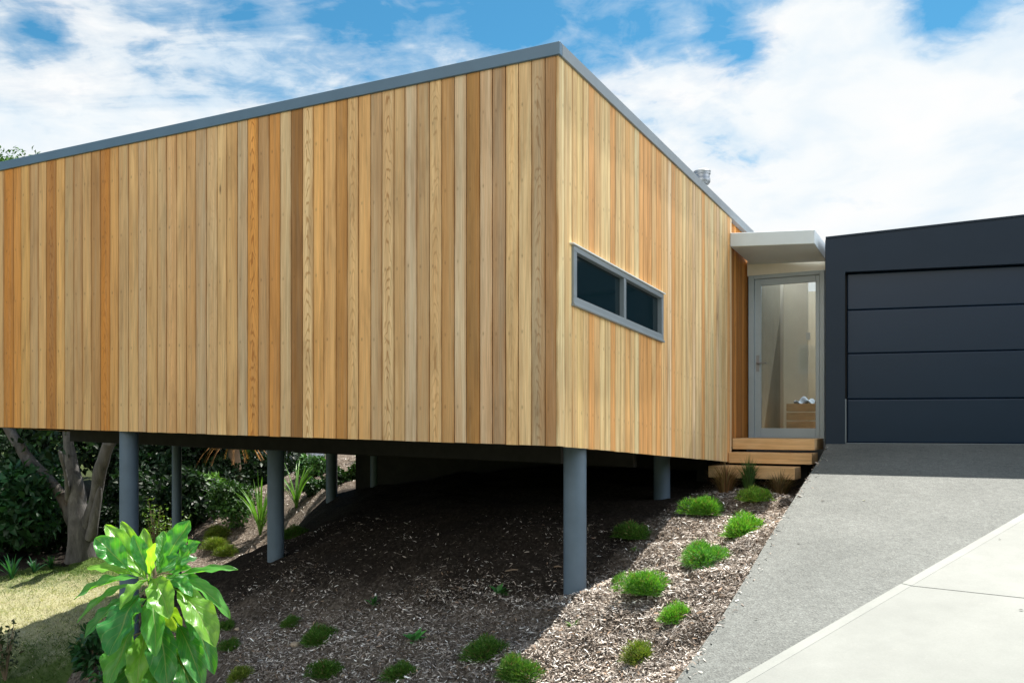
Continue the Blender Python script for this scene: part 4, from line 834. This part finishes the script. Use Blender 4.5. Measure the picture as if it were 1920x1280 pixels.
for k in range(10):
    a = Z8(665, 480+k*60); ang = k*2.4; m_.tube([a, a+np.array([math.cos(ang)*.06, math.sin(ang)*.06, .02]), a+np.array([math.cos(ang)*.14, math.sin(ang)*.14, .01])], [.006, .005, .004], 6)
put(m_.build('stem', M['stem'], smooth=True), big)

# ---- bark mulch: countless chips
def chips(n, pts, lo, hi, dark):
    x, y = pts[:, 0], pts[:, 1]; z = terrain(x, y); n = len(x); a = rng.uniform(0, 6.28, n); tl = rng.normal(0, .32, n); rl = rng.normal(0, .45, n)
    ln = rng.uniform(lo, hi, n)*rng.choice([.6, 1, 1, 1.5], n); wd = ln*rng.uniform(.10, .34, n)
    u = np.c_[np.cos(a)*np.cos(tl), np.sin(a)*np.cos(tl), np.sin(tl)]; w = np.c_[-np.sin(a), np.cos(a), np.sin(rl)]; w /= np.linalg.norm(w, axis=1, keepdims=True)
    c = np.c_[x, y, z+rng.uniform(.004, .024, n)]; U = u*ln[:, None]/2; W = w*wd[:, None]/2; bow = np.c_[np.zeros(n), np.zeros(n), ln*rng.uniform(-.08, .12, n)]
    v = np.stack([c-U-W*.6, c-W+bow, c+U-W*.4, c+U+W*.5, c+W+bow, c-U+W*.7], 1).reshape(-1, 3); k = np.arange(n, dtype=np.int32)[:, None]*6
    f = np.concatenate([k+np.array([[0, 1, 4, 5]]), k+np.array([[1, 2, 3, 4]])])
    pch = np.sin(x*3.1+1.7*np.sin(y*2.3))+np.sin(y*4.1+1.3*np.sin(x*2.9)); pch = (1+.16*pch+.08*np.sin(x*11+y*7))[:, None]
    pal = np.array([(.085, .068, .055), (.14, .112, .092), (.21, .175, .145), (.29, .25, .215), (.38, .34, .30), (.48, .45, .41), (.055, .043, .035), (.18, .12, .08)]); ci = rng.choice(8, n, p=[.19, .22, .20, .13, .07, .04, .10, .05])
    return v, f, np.repeat(2.25*pch*pal[ci]*np.array([.96, 1., 1.03])*np.clip(rng.normal(1, .15, (n, 1)), .6, 1.3), 6, 0)
def view_pts(n, x0, x1, y0, y1):
    """ground positions, thinned under the house so the darkened soil shows"""
    q = np.c_[rng.uniform(x0, x1, n), rng.uniform(y0, y1, n)]; q = q[~in_drive(q)]; q = q[~in_poly(q, lawn_poly)]; e = q-C[:2]; sb_ = e@dB[:2]; ss_ = e@dA[:2]; q = q[~((ss_ > .15+.15*rng.normal(size=len(q))) & (ss_ < SE) & (sb_ < BE) & (rng.random(len(q)) > np.clip(1.0-.75*(sb_+.2+.3*np.sin(q[:, 0]*3.3))/1.1, .10, 1)))]; e = q-C[:2]; return q[~((e@dA[:2] > .3) & (e@dA[:2] < SE) & (e@dB[:2] > 2.3+.5*np.sin(q[:, 0]*2.1)+rng.normal(0, .25, len(q))) & (e@dB[:2] < BE))]
pts = np.concatenate([view_pts(84000, -2.6, 2.2, 5.2, 8.6), view_pts(52000, -3.2, 3.3, 8.2, 11.6), view_pts(9000, -5.2, 0, 11, 15.5), view_pts(15000, -6.2, 0, 14.0, 19.5), view_pts(32000, .3, 2.8, 5.0, 9.5)])
v, f, c = chips(len(pts), pts, .013, .038, False)
# a few chips kicked onto the driveway edge
ne = 420; ti = rng.integers(0, len(edge)-1, ne); tt = rng.random(ne)[:, None]; ep = np.array(edge)[:, :2]
pe = ep[ti]*(1-tt)+ep[ti+1]*tt+np.c_[np.abs(rng.normal(0, .05, ne))-.02, rng.normal(0, .02, ne)]
ve, fe, ce = chips(ne, pe, .014, .04, False); zt = terrain(pe[:, 0], pe[:, 1]); ve[:, 2] += np.repeat(np.where(in_poly(pe, agg_poly), drive_z(pe[:, 0], pe[:, 1])-zt-.004, 0), 6)
f = np.concatenate([f, fe+len(v)]); v = np.concatenate([v, ve]); c = np.concatenate([c, ce])
tag(mesh_obj('bark_mulch', v, f, M['chips'], col=c), 'scattered bark chip mulch covering the planted bank', 'mulch', kind='stuff')
# ---- lawn grass
q = np.c_[rng.uniform(-10.5, -4.5, 70000), rng.uniform(7.8, 15.6, 70000)]; q = q[in_poly(q+rng.normal(0, .08, q.shape), lawn_poly)]; n = len(q); z = terrain(q[:, 0], q[:, 1])
root = np.c_[q, z-.005]; tip = root+np.c_[rng.normal(0, .025, (n, 2)), rng.uniform(.018, .05, n)]
v, f = blades(root, tip, rng.uniform(.006, .012, n)); yy = q[:, 1]+rng.normal(0, .5, n); patch = np.sin(q[:, 0]*3.1+np.sin(q[:, 1]*2.3))*.5+np.sin(q[:, 1]*4.7)*.5+rng.normal(0, .6, n)
grn = (yy < 10.9) | (yy > 14.1); cc = np.where(grn[:, None], np.array([.085, .14, .035]), np.where(patch[:, None] > .5, np.array([.34, .36, .19]), np.array([.50, .46, .32])))
tag(mesh_obj('grass', v, f, M['turf'], col=np.repeat(cc*np.clip(rng.normal(1, .2, (n, 1)), .5, 1.6), 3, 0)), 'short half-dry grass growing on the lawn', 'grass', kind='stuff')
# ---- stones, sticks and litter
def stone(px, py, wpx, label):
    p = hit(px, py); s = wpx/F*p[1]/2; bm = bmesh.new(); bmesh.ops.create_icosphere(bm, subdivisions=3, radius=1)
    sd_ = rng.normal(size=(4, 3))
    for v_ in bm.verts:
        d = np.array(v_.co); k = 1+.14*math.sin(sd_[0]@d*2.2)+.10*math.sin(sd_[1]@d*3+1)+.05*math.sin(sd_[2]@d*6); v_.co = Vector((d[0]*k*s, d[1]*k*s*.8, d[2]*k*s*.68))
    me = bpy.data.meshes.new('stone'); bm.to_mesh(me); bm.free(); me.materials.append(M['stone']); me.polygons.foreach_set('use_smooth', np.ones(len(me.polygons), bool))
    o = link(bpy.data.objects.new('stone', me)); o.location = p+UP*s*.3; tag(o, label, 'stone', 'loose stones in the mulch')
stone(554, 1212, 20, 'buff stone at the left side of the flat-topped mound'); stone(445, 1180, 10, 'small pale stone beside the small dark mound near the big-leaved plant'); stone(802, 1192, 10, 'small pinkish stone right of the bright leafy seedling'); stone(645, 1268, 9, 'small stone right of the low green mound at the bottom edge'); stone(163, 1272, 12, 'orange-brown stone in the undergrowth at the lower left')
def stick(px, py, lpx, ang, label):
    p = hit(px, py); l = lpx/F*p[1]/2; d = np.array([math.cos(ang), math.sin(ang), 0])*l; m_ = MB(); m_.tube([-d+UP*.02, UP*.028, d+UP*.018], [.007, .009, .005], 6); o = m_.build('stick', M['stem']); o.location = p; tag(o, label, 'stick', 'fallen sticks in the mulch')
stick(962, 1073, 34, .5, 'pale stick lying in the deep shade left of the corner post'); stick(1046, 1066, 15, .2, 'short stick in shade just left of the corner post')
def litter(px, py, wpx, label, c):
    p = drive_pt(px, py, .004); s = wpx/F*p[1]; n = 1; v, f = leaves(np.array([[-s/2, 0, .004]]), np.array([[1, random.uniform(-.6, .6), .05]]), np.array([[0, 0, 1.]]), [s], [s*.45]); o = mesh_obj('fallen_leaf', v, f, M['dry'], col=np.tile(c, (5, 1))); o.location = p
    tag(o, label, 'leaf', 'leaves lying on the driveway')
litter(1543, 940, 9, 'dark leaf highest on the driveway, below the steps', (.08, .06, .04)); litter(1620, 939, 7, 'pale leaf on the driveway right of the highest dark leaf', (.5, .45, .35)); litter(1498, 1020, 8, 'dark leaf in the middle of the aggregate driveway', (.04, .035, .03)); litter(1418, 1161, 8, 'dark leaf near the mulch edge on the lower driveway', (.05, .04, .03)); litter(1435, 1206, 5, 'smallest dark fleck low on the aggregate driveway', (.05, .04, .03)); litter(1407, 1255, 6, 'brown leaf beside the concrete edge at the bottom', (.18, .10, .05)); litter(1875, 1012, 6, 'dark fleck on the upper pale concrete', (.05, .05, .05)); litter(1914, 1144, 10, 'dark twig-like leaf on the pale concrete at the right edge', (.05, .05, .05)); litter(1484, 948, 7, 'dark leaf at the driveway edge beside the mulch', (.10, .08, .06))

# ------------------------------------------------------------------ camera, sun, sky
cam = bpy.data.cameras.new('camera'); co = link(bpy.data.objects.new('camera', cam)); co.location = (0, 0, 0); co.rotation_euler = (math.radians(90), 0, 0)
cam.sensor_fit = 'HORIZONTAL'; cam.sensor_width = 36; cam.lens = 36*F/1920; cam.shift_y = (HY-640)/1920; cam.clip_end = 2000; cam.clip_start = .05; S.camera = co
AZ = math.radians(34.0); EL = math.radians(59)
sv = Vector((math.sin(AZ)*math.cos(EL), math.cos(AZ)*math.cos(EL), math.sin(EL)))
sl = bpy.data.lights.new('sun', 'SUN'); sl.energy = 5.0; sl.angle = math.radians(.53); sl.color = (1, .95, .87)
so_ = link(bpy.data.objects.new('sun', sl)); so_.rotation_euler = sv.to_track_quat('Z', 'Y').to_euler(); so_.location = (6, 10, 30)
w = bpy.data.worlds.new('World'); S.world = w; w.use_nodes = True; nt = w.node_tree; bg = nt.nodes['Background']
sky = nt.nodes.new('ShaderNodeTexSky'); sky.sky_type = 'NISHITA'; sky.sun_disc = False; sky.sun_elevation = EL; sky.sun_rotation = AZ; sky.altitude = 50; sky.air_density = 1.0; sky.dust_density = .3; sky.ozone_density = 3.0
g = nt.nodes.new('ShaderNodeTexCoord').outputs['Generated']
sx = nt.nodes.new('ShaderNodeSeparateXYZ'); L(nt, g, sx.inputs[0])
def dirn(px, py): return unit([(px-HX)/F, 1, (HY-py)/F])
el = sx.outputs[2]
den = math_(nt, 'ADD', math_(nt, 'MAXIMUM', el, 0.), .22)
pv = nt.nodes.new('ShaderNodeCombineXYZ'); L(nt, math_(nt, 'DIVIDE', sx.outputs[0], den), pv.inputs[0]); L(nt, math_(nt, 'DIVIDE', sx.outputs[1], den), pv.inputs[1]); pv = pv.outputs[0]
n1 = noise(nt, mapping(nt, pv, (1, 1, 1), (3.3, 1.7, 0)), 2.6, 9, .60, .45)
rot = nt.nodes.new('ShaderNodeMapping'); rot.inputs['Rotation'].default_value = (0, 0, math.radians(38)); rot.inputs['Scale'].default_value = (2.2, 7.5, 1); L(nt, pv, rot.inputs[0])
n2 = noise(nt, rot.outputs[0], 1.1, 9, .62, .6)
n3 = noise(nt, pv, 13, 5, .6, .5)
lf = math_(nt, 'ADD', math_(nt, 'MULTIPLY', sx.outputs[0], -1.8), .45, True)
wgt = math_(nt, 'MULTIPLY', lf, .6)
nn = math_(nt, 'ADD', math_(nt, 'MULTIPLY', n1, math_(nt, 'SUBTRACT', 1., wgt)), math_(nt, 'MULTIPLY', n2, wgt))
nn = math_(nt, 'ADD', nn, math_(nt, 'MULTIPLY', math_(nt, 'SUBTRACT', n3, .5), .34))
cov = math_(nt, 'ADD', math_(nt, 'MULTIPLY', math_(nt, 'SUBTRACT', nn, .5), 1.25), math_(nt, 'ADD', .50, math_(nt, 'MULTIPLY', math_(nt, 'SUBTRACT', .40, math_(nt, 'MINIMUM', el, .46)), 2.1)))
for px, py, rad, amt in ((950, 20, .10, -.22), (700, 5, .10, -.20), (1150, 70, .07, -.14), (1400, 90, .055, -.26), (1330, 30, .06, -.10), (1790, 15, .075, -.30), (1740, 60, .035, -.14), (60, 40, .05, -.18), (100, 75, .04, -.12), (290, 50, .05, -.06), (420, 25, .05, -.10), (1010, 70, .05, -.12),
                         (170, 50, .055, .12), (1600, 150, .12, .30), (1290, 40, .04, .12), (1560, 60, .08, .22), (1880, 75, .05, .18), (1880, 200, .07, .10)):
    dn = nt.nodes.new('ShaderNodeVectorMath'); dn.operation = 'DISTANCE'; L(nt, g, dn.inputs[0]); dn.inputs[1].default_value = dirn(px, py)
    k = math_(nt, 'SUBTRACT', 1., math_(nt, 'DIVIDE', dn.outputs['Value'], rad*1.5), True); k = math_(nt, 'MULTIPLY', math_(nt, 'MULTIPLY', k, k), amt*1.15)
    cov = math_(nt, 'ADD', cov, k)
dt = nt.nodes.new('ShaderNodeVectorMath'); dt.operation = 'DOT_PRODUCT'; L(nt, g, dt.inputs[0]); dt.inputs[1].default_value = unit([-.465, -.835, .29])
dtv = dt.outputs['Value']
bk_ = math_(nt, 'MULTIPLY', math_(nt, 'MULTIPLY', math_(nt, 'SUBTRACT', .12, sx.outputs[1]), 3., True), math_(nt, 'MULTIPLY', math_(nt, 'SUBTRACT', .55, el), 3., True))
cov = math_(nt, 'SUBTRACT', math_(nt, 'ADD', cov, .02), math_(nt, 'MULTIPLY', bk_, .45))
cov = math_(nt, 'ADD', cov, math_(nt, 'MULTIPLY', math_(nt, 'SUBTRACT', dtv, .62, True), 2.0))
dq = nt.nodes.new('ShaderNodeVectorMath'); dq.operation = 'DOT_PRODUCT'; L(nt, g, dq.inputs[0]); dq.inputs[1].default_value = unit([.90, -.36, .30])
cov = math_(nt, 'ADD', cov, math_(nt, 'MULTIPLY', math_(nt, 'SUBTRACT', dq.outputs['Value'], .70, True), 2.2))
mask = ramp(nt, cov, [(.36, (0, 0, 0)), (.50, (.32, .32, .32)), (.62, (.80, .80, .80)), (.76, (1, 1, 1))])
shd = ramp(nt, noise(nt, mapping(nt, g, (3, 3, 7), (5, 2, 1)), 2.2, 5, .55, .3), [(.36, (.80, .90, .98)), (.52, (.95, .985, 1.0)), (.66, (1.0, 1.0, 1.0))])
# bright patch added to the unseen sky behind, to light the long wall
br = ramp(nt, math_(nt, 'ADD', math_(nt, 'MULTIPLY', dt.outputs['Value'], .5), .5), [(.34, (1, 1, 1)), (.50, (.30, .45, .70)), (.78, (.26, .42, .70)), (.91, (.8, .79, .79)), (1, (3.1, 2.95, 2.76))])
CLOUD = 5.0
dr = nt.nodes.new('ShaderNodeVectorMath'); dr.operation = 'DOT_PRODUCT'; L(nt, g, dr.inputs[0]); dr.inputs[1].default_value = unit([.90, -.36, .30])
br = mixc(nt, 1, br, ramp(nt, dr.outputs['Value'], [(.72, (0, 0, 0)), (.97, (2.4, 2.3, 2.18))]), 'ADD')  # second patch added to the unseen sky at right, to light the end wall
cov = cov
cl = mixc(nt, 1, mixc(nt, 1, shd, br, 'MULTIPLY'), (CLOUD, CLOUD, CLOUD), 'MULTIPLY')
skc = mixc(nt, 1, sky.outputs[0], (.235, .575, .615), 'MULTIPLY')
L(nt, mixc(nt, mask, skc, cl), bg.inputs['Color']); bg.inputs['Strength'].default_value = .10
S.view_settings.view_transform = 'Standard'; S.view_settings.look = 'None'; S.view_settings.exposure = 1.0; S.view_settings.gamma = 1
S.cycles.use_denoising = True; S.cycles.max_bounces = 8; S.cycles.transparent_max_bounces = 12; S.cycles.sample_clamp_indirect = 6
